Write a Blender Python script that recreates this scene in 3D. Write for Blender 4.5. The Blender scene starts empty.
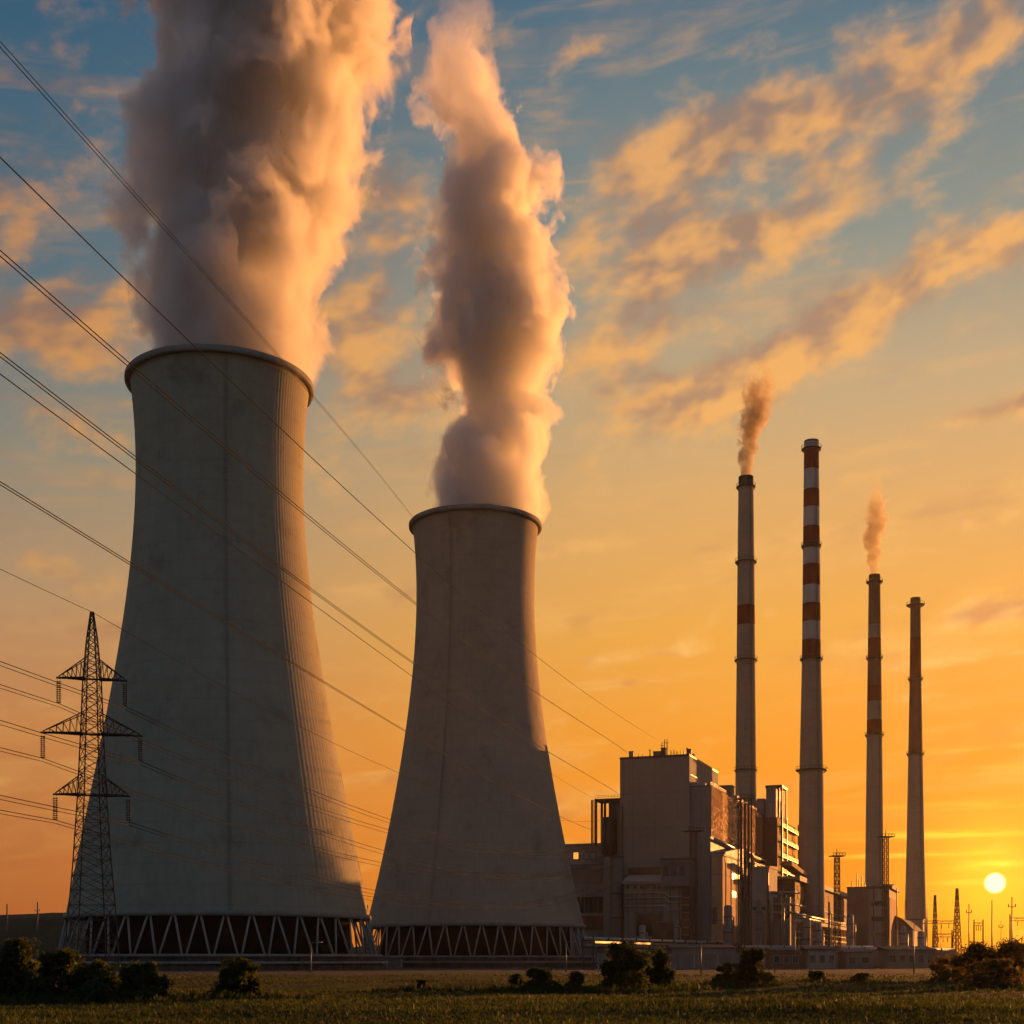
import bpy, math, random
import numpy as np
from mathutils import Vector, Matrix
R = math.radians
rnd = random.Random(7)
scn = bpy.context.scene
col = scn.collection

# ------------------------------------------------------------------ camera
F = 1400.0; HOR = 960.0; EYE = 2.2
cam_d = bpy.data.cameras.new('camera'); cam = bpy.data.objects.new('camera', cam_d); col.objects.link(cam)
cam.location = (0, 0, EYE); cam.rotation_euler = (R(90), 0, 0)
cam_d.sensor_width = 36; cam_d.sensor_fit = 'HORIZONTAL'; cam_d.lens = F*36/1024
cam_d.shift_y = (HOR-512)/1024; cam_d.clip_start = 0.1; cam_d.clip_end = 8000
scn.camera = cam

def PX(px, D): return (px-512)/F*D
def PZ(py, D): return EYE+(HOR-py)/F*D
def P(px, py, D): return Vector((PX(px, D), D, PZ(py, D)))

# ------------------------------------------------------------------ render settings, sun, sky
scn.view_settings.view_transform = 'Standard'; scn.view_settings.look = 'None'
scn.view_settings.exposure = 0.7; scn.view_settings.gamma = 1
scn.cycles.use_denoising = True
scn.cycles.volume_bounces = 4; scn.cycles.max_bounces = 8; scn.cycles.diffuse_bounces = 2
scn.cycles.glossy_bounces = 2; scn.cycles.transmission_bounces = 2; scn.cycles.transparent_max_bounces = 8
scn.cycles.volume_max_steps = 256
scn.cycles.use_adaptive_sampling = True; scn.cycles.adaptive_threshold = 0.04

SUN_AZ, SUN_EL = 41.0, 4.0
DISC_AZ, DISC_EL = math.degrees(math.atan(483/F)), math.degrees(math.atan(77/math.hypot(F, 483)))
sd = bpy.data.lights.new('sun', 'SUN'); sun = bpy.data.objects.new('sun', sd); col.objects.link(sun)
sd.energy = 5.0; sd.angle = R(0.6); sd.color = (1.0, 0.37, 0.085)
sun.rotation_euler = (R(90-SUN_EL), 0, R(180-SUN_AZ)) ; sun.location = (200, 300, 200)
sv = Vector((math.sin(R(SUN_AZ))*math.cos(R(SUN_EL)), math.cos(R(SUN_AZ))*math.cos(R(SUN_EL)), math.sin(R(SUN_EL))))
sun.rotation_euler = sv.to_track_quat('Z', 'Y').to_euler()

def lin(c):
    return tuple(((v/255)/12.92 if v/255 <= .04045 else ((v/255+.055)/1.055)**2.4) for v in c)

class NT:
    def __init__(s, tree): s.t = tree; s.n = tree.nodes; s.l = tree.links
    def node(s, typ, **kw):
        n = s.n.new(typ)
        for k, v in kw.items(): setattr(n, k, v)
        return n
    def put(s, sock, v):
        if isinstance(v, E): s.l.new(v.s, sock)
        elif isinstance(v, bpy.types.NodeSocket): s.l.new(v, sock)
        elif v is not None:
            if sock.type == 'RGBA' and not isinstance(v, (int, float)) and len(v) == 3: v = (*v, 1)
            sock.default_value = v
    def m(s, op, a, b=None, c=None, clamp=False):
        n = s.node('ShaderNodeMath', operation=op, use_clamp=clamp)
        for i, v in enumerate((a, b, c)):
            if v is not None: s.put(n.inputs[i], v)
        return E(s, n.outputs[0])
    def vm(s, op, a, b=None, out=0):
        n = s.node('ShaderNodeVectorMath', operation=op)
        s.put(n.inputs[0], a)
        if b is not None: s.put(n.inputs[3] if op == 'SCALE' else n.inputs[1], b)
        return E(s, n.outputs[out])
    def smooth(s, v, a, b, lo=0., hi=1.):
        n = s.node('ShaderNodeMapRange', interpolation_type='SMOOTHSTEP')
        for k, x in (('Value', v), ('From Min', a), ('From Max', b), ('To Min', lo), ('To Max', hi)): s.put(n.inputs[k], x)
        return E(s, n.outputs[0])
    def xyz(s, x, y, z):
        n = s.node('ShaderNodeCombineXYZ')
        for i, v in enumerate((x, y, z)): s.put(n.inputs[i], v)
        return E(s, n.outputs[0])
    def sep(s, v):
        n = s.node('ShaderNodeSeparateXYZ'); s.put(n.inputs[0], v)
        return [E(s, o) for o in n.outputs]
    def noise(s, vec, scale, detail=4, rough=.5, dist=0., out=0):
        n = s.node('ShaderNodeTexNoise')
        s.put(n.inputs['Vector'], vec); s.put(n.inputs['Scale'], scale); s.put(n.inputs['Detail'], detail)
        s.put(n.inputs['Roughness'], rough); s.put(n.inputs['Distortion'], dist)
        return E(s, n.outputs[out])
    def mix(s, f, a, b, mode='MIX'):
        n = s.node('ShaderNodeMix', data_type='RGBA', blend_type=mode)
        s.put(n.inputs['Factor'], f); s.put(n.inputs[6], a); s.put(n.inputs[7], b)
        return E(s, n.outputs[2])
    def ramp(s, f, stops, interp='LINEAR'):
        n = s.node('ShaderNodeValToRGB'); cr = n.color_ramp; cr.interpolation = interp
        while len(cr.elements) < len(stops): cr.elements.new(.5)
        for e, (p, c) in zip(cr.elements, stops): e.position = p; e.color = (*c, 1)
        s.put(n.inputs[0], f); return E(s, n.outputs[0])
class E:
    def __init__(s, g, sock): s.g = g; s.s = sock
    def __add__(s, o): return s.g.m('ADD', s, o)
    __radd__ = __add__
    def __sub__(s, o): return s.g.m('SUBTRACT', s, o)
    def __rsub__(s, o): return s.g.m('SUBTRACT', o, s)
    def __mul__(s, o): return s.g.m('MULTIPLY', s, o)
    __rmul__ = __mul__
    def __truediv__(s, o): return s.g.m('DIVIDE', s, o)

world = bpy.data.worlds.new('World'); scn.world = world; world.use_nodes = True
wt = world.node_tree; wt.nodes.clear(); g = NT(wt)
tc = g.node('ShaderNodeTexCoord'); dvec = E(g, tc.outputs['Generated'])
dx, dy, dz = g.sep(dvec)
DEG = 180/math.pi
az = g.m('ARCTAN2', dx, dy)*DEG
el = g.m('ARCSINE', dz)*DEG
def skyramp(stops):
    return g.ramp(el/60, [(e/60, lin(c)) for e, c in stops])
near = skyramp([(0, (250, 130, 4)), (3, (254, 140, 6)), (8, (250, 155, 22)), (13, (243, 172, 64)), (18, (226, 174, 104)),
                (22, (198, 172, 130)), (27, (142, 150, 140)), (34.4, (80, 114, 132)), (58, (38, 66, 92))])
away = skyramp([(0, (176, 92, 46)), (4, (188, 108, 52)), (9, (200, 130, 70)), (14, (184, 146, 106)), (19, (140, 138, 122)),
                (25, (86, 112, 124)), (34.4, (40, 88, 118)), (58, (24, 52, 78))])
back = skyramp([(0, (104, 96, 86)), (8, (100, 104, 104)), (16, (90, 108, 118)), (30, (78, 108, 134)), (58, (56, 90, 124))])
daz = g.m('ABSOLUTE', az-DISC_AZ)
f1 = g.smooth(daz, 10., 42.); f2 = g.smooth(daz, 48., 110.)
base = g.mix(f2, g.mix(f1, near, away), back)
# sun glow
sdir = (math.sin(R(DISC_AZ))*math.cos(R(DISC_EL)), math.cos(R(DISC_AZ))*math.cos(R(DISC_EL)), math.sin(R(DISC_EL)))
cosd = g.vm('DOT_PRODUCT', dvec, sdir, out=1)
ang = g.m('ARCCOSINE', g.m('MINIMUM', cosd, .9999999))*DEG
glow1 = g.m('EXPONENT', ang*ang*(-1/(2.5**2)))
glow2 = g.m('EXPONENT', ang*(-1/7.0))
glow = g.mix(1., g.mix(glow2, (0, 0, 0), (.30, .055, -.03)), g.mix(glow1, (0, 0, 0), (.45, .36, .02)), 'ADD')
def gauss(cx, cy, sx, sy, rot=0, amp=1.):
    """a bank of cloud at a compass bearing and height, both in degrees"""
    u = az-cx; v = el-cy; c, s_ = math.cos(R(rot)), math.sin(R(rot))
    a = (u*c+v*s_)/sx; b = (v*c-u*s_)/sy
    return g.m('EXPONENT', (a*a+b*b)*-1.)*amp
def bank(px, py, lx, ly, rot, amp=1.):
    a = math.degrees(math.atan((px-512)/F)); e = math.degrees(math.atan((HOR-py)/math.hypot(F, px-512)))
    return gauss(a, e, lx/F*DEG*.92, ly/F*DEG*(1.12 if ly > 13 else .9), rot, amp)
banks = [bank(850, 100, 150, 32, 8, 1.05), bank(970, 35, 65, 30, 20, .95), bank(685, 165, 85, 40, 35, 1.), bank(770, 230, 125, 24, 14, 1.),
         bank(660, 275, 60, 38, 40, .95), bank(615, 190, 32, 60, 0, .55), bank(900, 290, 115, 26, 27, 1.), bank(780, 362, 105, 34, 25, 1.1),
         bank(690, 405, 75, 22, 10, .85), bank(1010, 248, 55, 18, 15, .95), bank(620, 365, 65, 38, 20, .85), bank(575, 240, 30, 30, 0, .7),
         bank(385, 225, 60, 36, 10, .95), bank(350, 300, 50, 30, 0, .75), bank(385, 380, 75, 50, 0, 1.05), bank(60, 335, 130, 40, -6, .95), bank(90, 430, 80, 20, -8, .6),
         bank(80, 580, 70, 18, -6, .7), bank(990, 612, 60, 16, 3, 1.35), bank(1000, 408, 70, 12, 8, 1.), bank(900, 470, 120, 9, 6, .6), bank(20, 240, 110, 50, 0, .6),
         bank(650, 655, 110, 10, 3, .8), bank(960, 525, 90, 10, 5, .8), bank(600, 545, 120, 10, 3, .6), bank(950, 660, 120, 8, 3, .7), bank(20, 790, 70, 14, 0, .7), bank(580, 50, 90, 18, 10, .35), bank(910, 700, 90, 7, 2, .5)]
bsum = banks[0]
for b_ in banks[1:]: bsum = bsum+b_
def cvec(off, sx, sy): return g.xyz(az*sx+el*sx*.25+off[0], el*sy-az*sy*.22+off[1], 3.7)
warpv = g.noise(cvec((4, 2), .10, .14), 1.6, 3, .5)
def cnoise(off, det): return g.noise(cvec(off, .155, .27), 1.7, det, .57, .15)
n1 = cnoise((0, 0), 8); ns0 = cnoise((0, 0), 3.2); ns1 = cnoise((.16, -.20), 3.2)
puff = g.noise(cvec((9, 4), .34, .60), 1.9, 5, .55)
cd = g.smooth(bsum*.86+(n1-.5)*2.2+(puff-.5)*1.1+(warpv-.5)*.9, .10, 1.18)
thin = g.smooth(g.noise(g.xyz(az*.05, el*.42-az*.03, 9.1), 1.6, 7, .6, .6), .46, .80)*g.smooth(el, 1., 6.)*.62
cd = g.m('MINIMUM', g.m('MAXIMUM', cd*1.05, thin), .93)
shade = g.smooth((ns0-ns1)*3.6+(puff-.5)*.5+(n1-.5)*-.5+cd*-.36+.40, -.38, .64)
clit = g.ramp(el/60, [(0, lin((255, 190, 70))), (10/60, lin((255, 198, 112))), (22/60, lin((246, 180, 100))), (34/60, lin((232, 170, 108)))])
cdark = g.ramp(el/60, [(0, lin((214, 124, 50))), (10/60, lin((206, 138, 84))), (22/60, lin((176, 138, 110))), (34/60, lin((140, 120, 112)))])
ccol = g.mix(shade, cdark, clit)
ccol = g.mix(1., ccol, g.ramp(daz/180, [(0, (1.1, 1.08, 1.)), (20/180, (1, .98, .96)), (42/180, (.68, .60, .62)), (90/180, (.35, .33, .36)), (1, (.25, .25, .3))]), 'MULTIPLY')
sky = g.mix(cd, base, ccol)
sky = g.mix(1., sky, glow, 'ADD')
st = [bank(930, 835, 95, 4, 0, .9), bank(890, 856, 60, 2.6, 0, 1.1), bank(992, 865, 32, 5, 0, .9), bank(1000, 882, 70, 2.5, 0, .5), bank(985, 852, 22, 4, 0, .4), bank(960, 806, 110, 4, 0, .35), bank(1000, 770, 90, 5, 2, .3), bank(985, 748, 60, 3, 2, .3)]
ss = st[0]
for s_ in st[1:]: ss = ss+s_
ss = ss*g.smooth(g.noise(g.xyz(az*.3, el*3., 1.), 1.5, 4), .3, .62)
sky = g.mix(1., sky, g.mix(g.m('MINIMUM', ss, 1.), (0, 0, 0), (.5, .36, .03)), 'ADD')
nish = g.node('ShaderNodeTexSky', sky_type='NISHITA'); nish.sun_disc = False
nish.sun_elevation = R(SUN_EL); nish.sun_rotation = R(SUN_AZ)
disc = g.smooth(ang, .30, .44, 1., 0.)
sky = g.mix(disc, sky, (2.6, 2.2, .85))
bg1 = g.node('ShaderNodeBackground'); g.put(bg1.inputs[0], sky); WS = bg1.inputs[1]; WS.default_value = .615
bg2 = g.node('ShaderNodeBackground'); g.l.new(nish.outputs[0], bg2.inputs[0]); bg2.inputs[1].default_value = 0.05
ad = g.node('ShaderNodeMixShader'); ad.inputs[0].default_value = .09; g.l.new(bg1.outputs[0], ad.inputs[1]); g.l.new(bg2.outputs[0], ad.inputs[2])
wo = g.node('ShaderNodeOutputWorld'); g.l.new(ad.outputs[0], wo.inputs[0])
world.cycles.sampling_method = 'MANUAL'; world.cycles.sample_map_resolution = 512

# ------------------------------------------------------------------ materials
def mat_base(name):
    m = bpy.data.materials.new(name); m.use_nodes = True; t = m.node_tree; t.nodes.clear(); return m, NT(t)
def surf(name, c, rough=.8, metal=0., var=.18, scale=.25, streak=0., bump=0., bscale=3., lines=None, dirt=None, spec=.2, corr=None, trans=0.):
    """weathered surface: two-scale mottling, rain streaks, optional panel joints or corrugation"""
    m, g = mat_base(name)
    co = E(g, g.node('ShaderNodeTexCoord').outputs['Object'])
    n = g.noise(co, scale, 6, .6); n2 = g.noise(co, scale*9, 5, .65)
    f = (n-.5)*1.2+(n2-.5)*.8
    x, y, z = g.sep(co)
    if streak:
        sp = g.noise(g.xyz(x*1., y*1., z*.035), .9, 6, .65)
        f = f+(sp-.5)*2.*streak
        sp2 = g.noise(g.xyz(x*.25, y*.25, z*.012), .9, 4, .6)
        f = f+(sp2-.5)*1.4*streak
    lo = tuple(v*(1-var*1.6) for v in c); hi = tuple(min(1, v*(1+var*1.6)) for v in c)
    colr = g.mix(g.smooth(f, -.55, .55), lo, hi)
    if dirt: colr = g.mix(g.smooth(g.noise(co, scale*2.3, 6, .7), .52, .72)*.6, colr, dirt)
    if lines:
        for (ax, per, wd, dk) in lines:
            v = {'x': x, 'y': y, 'z': z, 'h': x+y}[ax]
            fr = g.m('FRACT', v/per)
            ln = g.m('LESS_THAN', fr, wd/per)
            colr = g.mix(ln*dk, colr, tuple(q*.35 for q in c))
    b = g.node('ShaderNodeBsdfPrincipled')
    g.put(b.inputs['Base Color'], colr); b.inputs['Metallic'].default_value = metal
    g.put(b.inputs['Roughness'], g.smooth(n2, .3, .7, max(0, rough-.08), min(1, rough+.08)))
    b.inputs['Specular IOR Level'].default_value = spec
    if bump or corr:
        bn = g.node('ShaderNodeBump'); bn.inputs['Strength'].default_value = bump or .3
        h = g.noise(co, bscale, 6, .6)
        if corr: h = h*.2+g.m('SINE', (x+y)*(2*math.pi/corr))*.5
        g.put(bn.inputs['Height'], h); bn.inputs['Distance'].default_value = .12
        g.l.new(bn.outputs[0], b.inputs['Normal'])
    o = g.node('ShaderNodeOutputMaterial')
    if trans:
        tr = g.node('ShaderNodeBsdfTranslucent'); g.put(tr.inputs[0], g.mix(1., colr, (1.3, 1.25, .5), 'MULTIPLY'))
        mx = g.node('ShaderNodeMixShader'); mx.inputs[0].default_value = trans
        g.l.new(b.outputs[0], mx.inputs[1]); g.l.new(tr.outputs[0], mx.inputs[2]); g.l.new(mx.outputs[0], o.inputs[0])
    else: g.l.new(b.outputs[0], o.inputs[0])
    return m
M = dict(
    tower=surf('tower_concrete', (.31, .295, .23), .9, var=.1, scale=.05, streak=.35, bump=.4, bscale=1.2, lines=[('z', 4.6, .3, .15)], dirt=(.16, .15, .13)),
    tower2=surf('hazed_tower_concrete', (.35, .30, .235), .9, var=.08, scale=.05, streak=.35, bump=.4, bscale=1.2, lines=[('z', 4.6, .3, .15)], dirt=(.2, .16, .12)),  # browner than the near tower: haze in between mixed into the colour
    rim=surf('rim_concrete', (.24, .235, .22), .8, var=.15, streak=.3),
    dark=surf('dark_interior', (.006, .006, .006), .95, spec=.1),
    leg=surf('leg_concrete', (.32, .30, .275), .8, var=.12, scale=.6),
    basin=surf('basin_concrete', (.30, .29, .27), .85, var=.2, scale=.3, streak=.4),
    chim=surf('chimney_concrete', (.31, .265, .21), .85, var=.12, scale=.08, streak=.35, lines=[('z', 7.5, .18, .3)]),
    cred=surf('faded_red_paint', (.17, .018, .018), .85, var=.2, scale=.2, streak=.5),
    cred2=surf('bleached_red_paint', (.20, .10, .075), .85, var=.2, scale=.2, streak=.6),
    cwhite=surf('faded_white_paint', (.42, .42, .42), .85, var=.12, scale=.2, streak=.5),
    soot=surf('sooted_concrete', (.07, .062, .055), .9, var=.2),
    steel=surf('dark_steel', (.09, .085, .08), .5, metal=.6, var=.2),
    galv=surf('galvanised_steel', (.17, .17, .165), .5, metal=.5, var=.2, scale=1.),
    facade=surf('grey_cladding', (.27, .255, .225), .9, var=.1, scale=.06, streak=.35, lines=[('h', 7.6, .12, .4), ('z', 11.5, .16, .35)]),
    facade2=surf('blue_grey_cladding', (.21, .21, .22), .65, var=.12, scale=.08, streak=.4, lines=[('h', 5.3, .12, .4), ('z', 8.0, .14, .4)]),
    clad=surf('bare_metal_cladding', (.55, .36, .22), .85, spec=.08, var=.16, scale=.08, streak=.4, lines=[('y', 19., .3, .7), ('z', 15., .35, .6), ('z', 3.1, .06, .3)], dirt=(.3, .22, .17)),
    conc=surf('building_concrete', (.30, .285, .26), .85, var=.18, scale=.12, streak=.5, lines=[('z', 6., .1, .3)]),
    pale=surf('pale_render', (.22, .20, .175), .8, var=.14, scale=.2, streak=.4),
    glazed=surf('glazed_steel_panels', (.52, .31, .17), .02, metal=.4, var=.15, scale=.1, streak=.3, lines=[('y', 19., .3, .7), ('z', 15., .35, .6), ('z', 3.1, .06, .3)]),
    clad2=surf('worn_metal_cladding', (.34, .22, .14), .85, spec=.08, var=.22, scale=.15, streak=.5, lines=[('z', 3.1, .12, .5), ('y', 6., .15, .4)]),
    pylon=surf('dull_pylon_steel', (.05, .048, .045), .8, var=.2, spec=.2),
    bwall=surf('shaded_basin_wall', (.11, .105, .10), .9, var=.3, scale=.3, streak=.5),  # dark tone paints the shade beneath the pale ledges
    brick=surf('dark_brick', (.15, .10, .08), .85, var=.25, scale=.4, lines=[('z', 1.2, .2, .3)]),
    window=surf('dark_glass', (.03, .03, .035), .18, var=.1, spec=.8),
    roof=surf('roof_felt', (.10, .095, .09), .8, var=.2),
    roofm=surf('pale_metal_roofing', (.36, .34, .31), .8, metal=.0, var=.15, scale=.2),
    pipe=surf('pipe_lagging', (.45, .43, .40), .4, metal=.55, var=.15, scale=.4),
    wall=surf('wall_panels', (.20, .19, .18), .85, var=.2, scale=.2, streak=.5, lines=[('x', 4., .25, .5)]),
    wire=surf('weathered_conductor', (.02, .018, .016), .95, spec=.05),
    insul=surf('brown_porcelain', (.06, .035, .025), .3),
    bark=surf('bark', (.06, .045, .03), .9, var=.3, scale=2),
    leaf=surf('bush_leaves', (.048, .064, .020), .7, var=.5, scale=.35, trans=.45),
    leafw=surf('haze_warmed_leaves', (.13, .095, .032), .7, var=.4, scale=.25, trans=.5),  # warm haze near the sun painted into the leaf colour
    blade=surf('grass_blades', (.050, .066, .017), .7, var=.5, scale=.06, trans=.4),
    hill=surf('wooded_hill', (.035, .04, .022), .95, var=.4, scale=.05, bump=.6, bscale=.4),
)
def glass_glow():  # emission; on the annex pane it stands in for a sunset reflection
    m, g = mat_base('glowing_glass')
    co = E(g, g.node('ShaderNodeTexCoord').outputs['Object'])
    e = g.node('ShaderNodeEmission'); g.put(e.inputs[0], g.mix(g.noise(co, .9, 3), (1, .28, .03), (1., .5, .12))); e.inputs[1].default_value = .75
    o = g.node('ShaderNodeOutputMaterial'); g.l.new(e.outputs[0], o.inputs[0]); return m
M['lit'] = glass_glow()

# ------------------------------------------------------------------ mesh building
class MB:
    def __init__(s, o=(0, 0, 0)):
        s.v = []; s.f = []; s.mi = []; s.o = Vector(o); s.cur = 0; s.sm = []
    def add(s, vs, fs, smooth=False):
        n = len(s.v); s.v += [Vector(v)-s.o for v in vs]
        s.f += [[i+n for i in f] for f in fs]; s.mi += [s.cur]*len(fs); s.sm += [smooth]*len(fs); return s
    def box(s, x0, x1, y0, y1, z0, z1):
        return s.add([(x, y, z) for z in (z0, z1) for y in (y0, y1) for x in (x0, x1)],
                     [(0, 2, 3, 1), (4, 5, 7, 6), (0, 1, 5, 4), (2, 6, 7, 3), (0, 4, 6, 2), (1, 3, 7, 5)])
    def bar(s, a, b, w, w2=None, n=4):
        a, b = Vector(a), Vector(b); d = (b-a)
        if d.length < 1e-6: return s
        d.normalize(); up = Vector((0, 0, 1)) if abs(d.z) < .95 else Vector((0, 1, 0))
        u = d.cross(up).normalized(); v = d.cross(u); w2 = w if w2 is None else w2
        vs = []
        for p, ww in ((a, w), (b, w2)):
            for k in range(n):
                t = 2*math.pi*(k+.5)/n; vs.append(p+(u*math.cos(t)+v*math.sin(t))*ww*(.7071 if n == 4 else .5))
        fs = [(k, (k+1) % n, n+(k+1) % n, n+k) for k in range(n)]+[tuple(range(n))[::-1], tuple(range(n, 2*n))]
        return s.add(vs, fs, n > 4)
    def lathe(s, prof, seg=48, c=(0, 0), rib=0., closed=False, smooth=True, a0=0., a1=2*math.pi):
        vs = []; fs = []; full = abs(a1-a0-2*math.pi) < 1e-6; ns = seg if full else seg+1
        for (r, z) in prof:
            for k in range(ns):
                t = a0+(a1-a0)*k/seg; rr = r+(rib if (k//2) % 2 else 0)
                vs.append((c[0]+rr*math.cos(t), c[1]+rr*math.sin(t), z))
        for i in range(len(prof)-1 + (1 if closed else 0)):
            j = (i+1) % len(prof)
            for k in range(seg):
                k2 = (k+1) % ns; fs.append((i*ns+k, i*ns+k2, j*ns+k2, j*ns+k))
        return s.add(vs, fs, smooth)
    def prism(s, pts, axis, a, b):
        """extrude a 2D outline along an axis: pts in the other two axes"""
        n = len(pts)
        def mk(p, t): return {'x': (t, p[0], p[1]), 'y': (p[0], t, p[1]), 'z': (p[0], p[1], t)}[axis]
        return s.add([mk(p, a) for p in pts]+[mk(p, b) for p in pts],
                     [tuple(range(n))[::-1], tuple(range(n, 2*n))]+[(k, (k+1) % n, n+(k+1) % n, n+k) for k in range(n)])
    def tube(s, pts, r, n=6):
        pts = [Vector(p) for p in pts]; vs = []; fs = []
        for i, p in enumerate(pts):
            d = (pts[min(i+1, len(pts)-1)]-pts[max(i-1, 0)]).normalized()
            up = Vector((0, 0, 1)) if abs(d.z) < .95 else Vector((0, 1, 0)); u = d.cross(up).normalized(); v = d.cross(u)
            for k in range(n):
                t = 2*math.pi*k/n; vs.append(p+(u*math.cos(t)+v*math.sin(t))*r)
        for i in range(len(pts)-1):
            for k in range(n): fs.append((i*n+k, i*n+(k+1) % n, (i+1)*n+(k+1) % n, (i+1)*n+k))
        fs += [tuple(range(n))[::-1], tuple((len(pts)-1)*n+k for k in range(n))]
        return s.add(vs, fs, True)
    def build(s, name, mats, parent=None, fix=True):
        me = bpy.data.meshes.new(name); me.from_pydata([tuple(v) for v in s.v], [], s.f)
        if not isinstance(mats, (list, tuple)): mats = [mats]
        for m in mats: me.materials.append(m)
        me.polygons.foreach_set('material_index', s.mi); me.polygons.foreach_set('use_smooth', s.sm); me.update()
        o = bpy.data.objects.new(name, me); col.objects.link(o)
        if parent is not None: o.parent = parent
        else: o.location = s.o
        return o
def tag(o, label=None, cat=None, group=None, kind=None):
    for k, v in (('label', label), ('category', cat), ('group', group), ('kind', kind)):
        if v: o[k] = v
    return o
def thing(name, label, cat, loc=(0, 0, 0), rz=0., group=None):
    e = bpy.data.objects.new(name, None); col.objects.link(e); e.location = loc; e.rotation_euler = (0, 0, rz)
    e.empty_display_size = 1; return tag(e, label, cat, group)

# ------------------------------------------------------------------ ground, hill, path
def ground_mat():
    m, g = mat_base('field_grass')
    co = E(g, g.node('ShaderNodeTexCoord').outputs['Object']); x, y, z = g.sep(co)
    patch = g.noise(g.xyz(x*.25, y, 0), .06, 6, .62, .4); fine = g.noise(g.xyz(x*.6, y*1.5, 0), 1.2, 7, .72); mid = g.noise(g.xyz(x*.3, y, 5.), .3, 5, .6)
    c = g.mix(g.smooth(patch+(fine-.5)*.4, .40, .62), (.034, .052, .012), (.085, .070, .020))
    band = g.smooth(g.noise(g.xyz(x*.012, y*.16, 2.), 1., 3, .5), .5, .6)
    c = g.mix(band*.75, c, (.14, .082, .026))  # noise bands of low orange sunlight put into the grass colour
    c = g.mix(g.smooth(mid, .45, .65)*.55, c, (.03, .04, .014))
    c = g.mix(g.smooth(fine, .35, .65)*.55, c, g.mix(1., c, (.35, .38, .35), 'MULTIPLY'))
    c = g.mix(g.smooth(y, 175., 215.)*.8, c, (.09, .085, .07))
    sunned = g.smooth(g.m('ABSOLUTE', y-84.+(patch-.5)*22+(mid-.5)*8), 2.5, 8., 1., 0.)  # strip of orange evening sun painted across the grass
    c = g.mix(sunned*.8, c, g.mix(fine, (.10, .055, .018), (.20, .115, .035)))
    trk = g.smooth(g.m('ABSOLUTE', y-100.+(patch-.5)*6+x*.02), 1.2, 3.4, 1., 0.)*g.smooth(x, -10., 20.)
    c = g.mix(trk*.8, c, (.022, .018, .012))
    b = g.node('ShaderNodeBsdfPrincipled'); g.put(b.inputs['Base Color'], c); b.inputs['Roughness'].default_value = .95; b.inputs['Specular IOR Level'].default_value = .1
    bn = g.node('ShaderNodeBump'); bn.inputs['Strength'].default_value = 1.; bn.inputs['Distance'].default_value = .5
    g.put(bn.inputs['Height'], fine*.6+mid); g.l.new(bn.outputs[0], b.inputs['Normal'])
    o = g.node('ShaderNodeOutputMaterial'); g.l.new(b.outputs[0], o.inputs[0]); return m
gm = MB(); nx, ny = 120, 160; ys = [-250+40*i for i in range(6)]+list(np.geomspace(4, 1200, ny-6)-0.0); xs = np.linspace(-1., 1., nx)
gv = []
for y in ys:
    for x in xs:
        X = math.copysign(abs(x)**1.8, x)*880
        dd = max(0, min(1, (y-20)/60))*max(0, min(1, (210-y)/60))
        z = dd*(.16*math.sin(X*.05+y*.11)+.12*math.sin(y*.21+X*.013+1)+.06*math.sin(X*.31+y*.17))
        gv.append((X, y, z))
gm.add(gv, [(j*nx+i, j*nx+i+1, (j+1)*nx+i+1, (j+1)*nx+i) for j in range(len(ys)-1) for i in range(nx-1)], True)
tag(gm.build('ground', ground_mat()), 'mown field of yellowed and green grass in front of the power station', kind='structure')

hm = MB(); n = 90; hv = []
for i in range(n+1):
    t = i/n; X = -860+t*770
    h = 20.3+2.2*math.sin(t*9)+1.1*math.sin(t*31+1)+.6*math.sin(t*83)+rnd.uniform(-.25, .25)
    if t > .93: h *= max(0.02, (1-t)/.07)**.7
    Y = 640
    for (dy, hh) in ((-70, -.2), (-45, h*.35), (-20, h*.82), (0, h), (30, h*.9), (90, -.2)): hv.append((X, Y+dy, hh))
hm.add(hv, [(i*6+k, (i+1)*6+k, (i+1)*6+k+1, i*6+k+1) for i in range(n) for k in range(5)], True)
tag(hm.build('hill', M['hill']), 'low dark wooded hill on the horizon', kind='structure')
far = MB(); fv = []; n = 160
for i in range(n+1):
    X = -870+i*1740/n; h = 10+3*math.sin(i*.37)+2*math.sin(i*.9+2)+rnd.uniform(-.8, .8)
    for dy, hh in ((-40, -.2), (-10, h*.7), (0, h), (40, -.2)): fv.append((X, 1120+dy, hh))
far.add(fv, [(i*4+k, (i+1)*4+k, (i+1)*4+k+1, i*4+k+1) for i in range(n) for k in range(3)], True)
tag(far.build('distant_hills', M['hill']), 'faint low rise closing the horizon', kind='structure')

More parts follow.
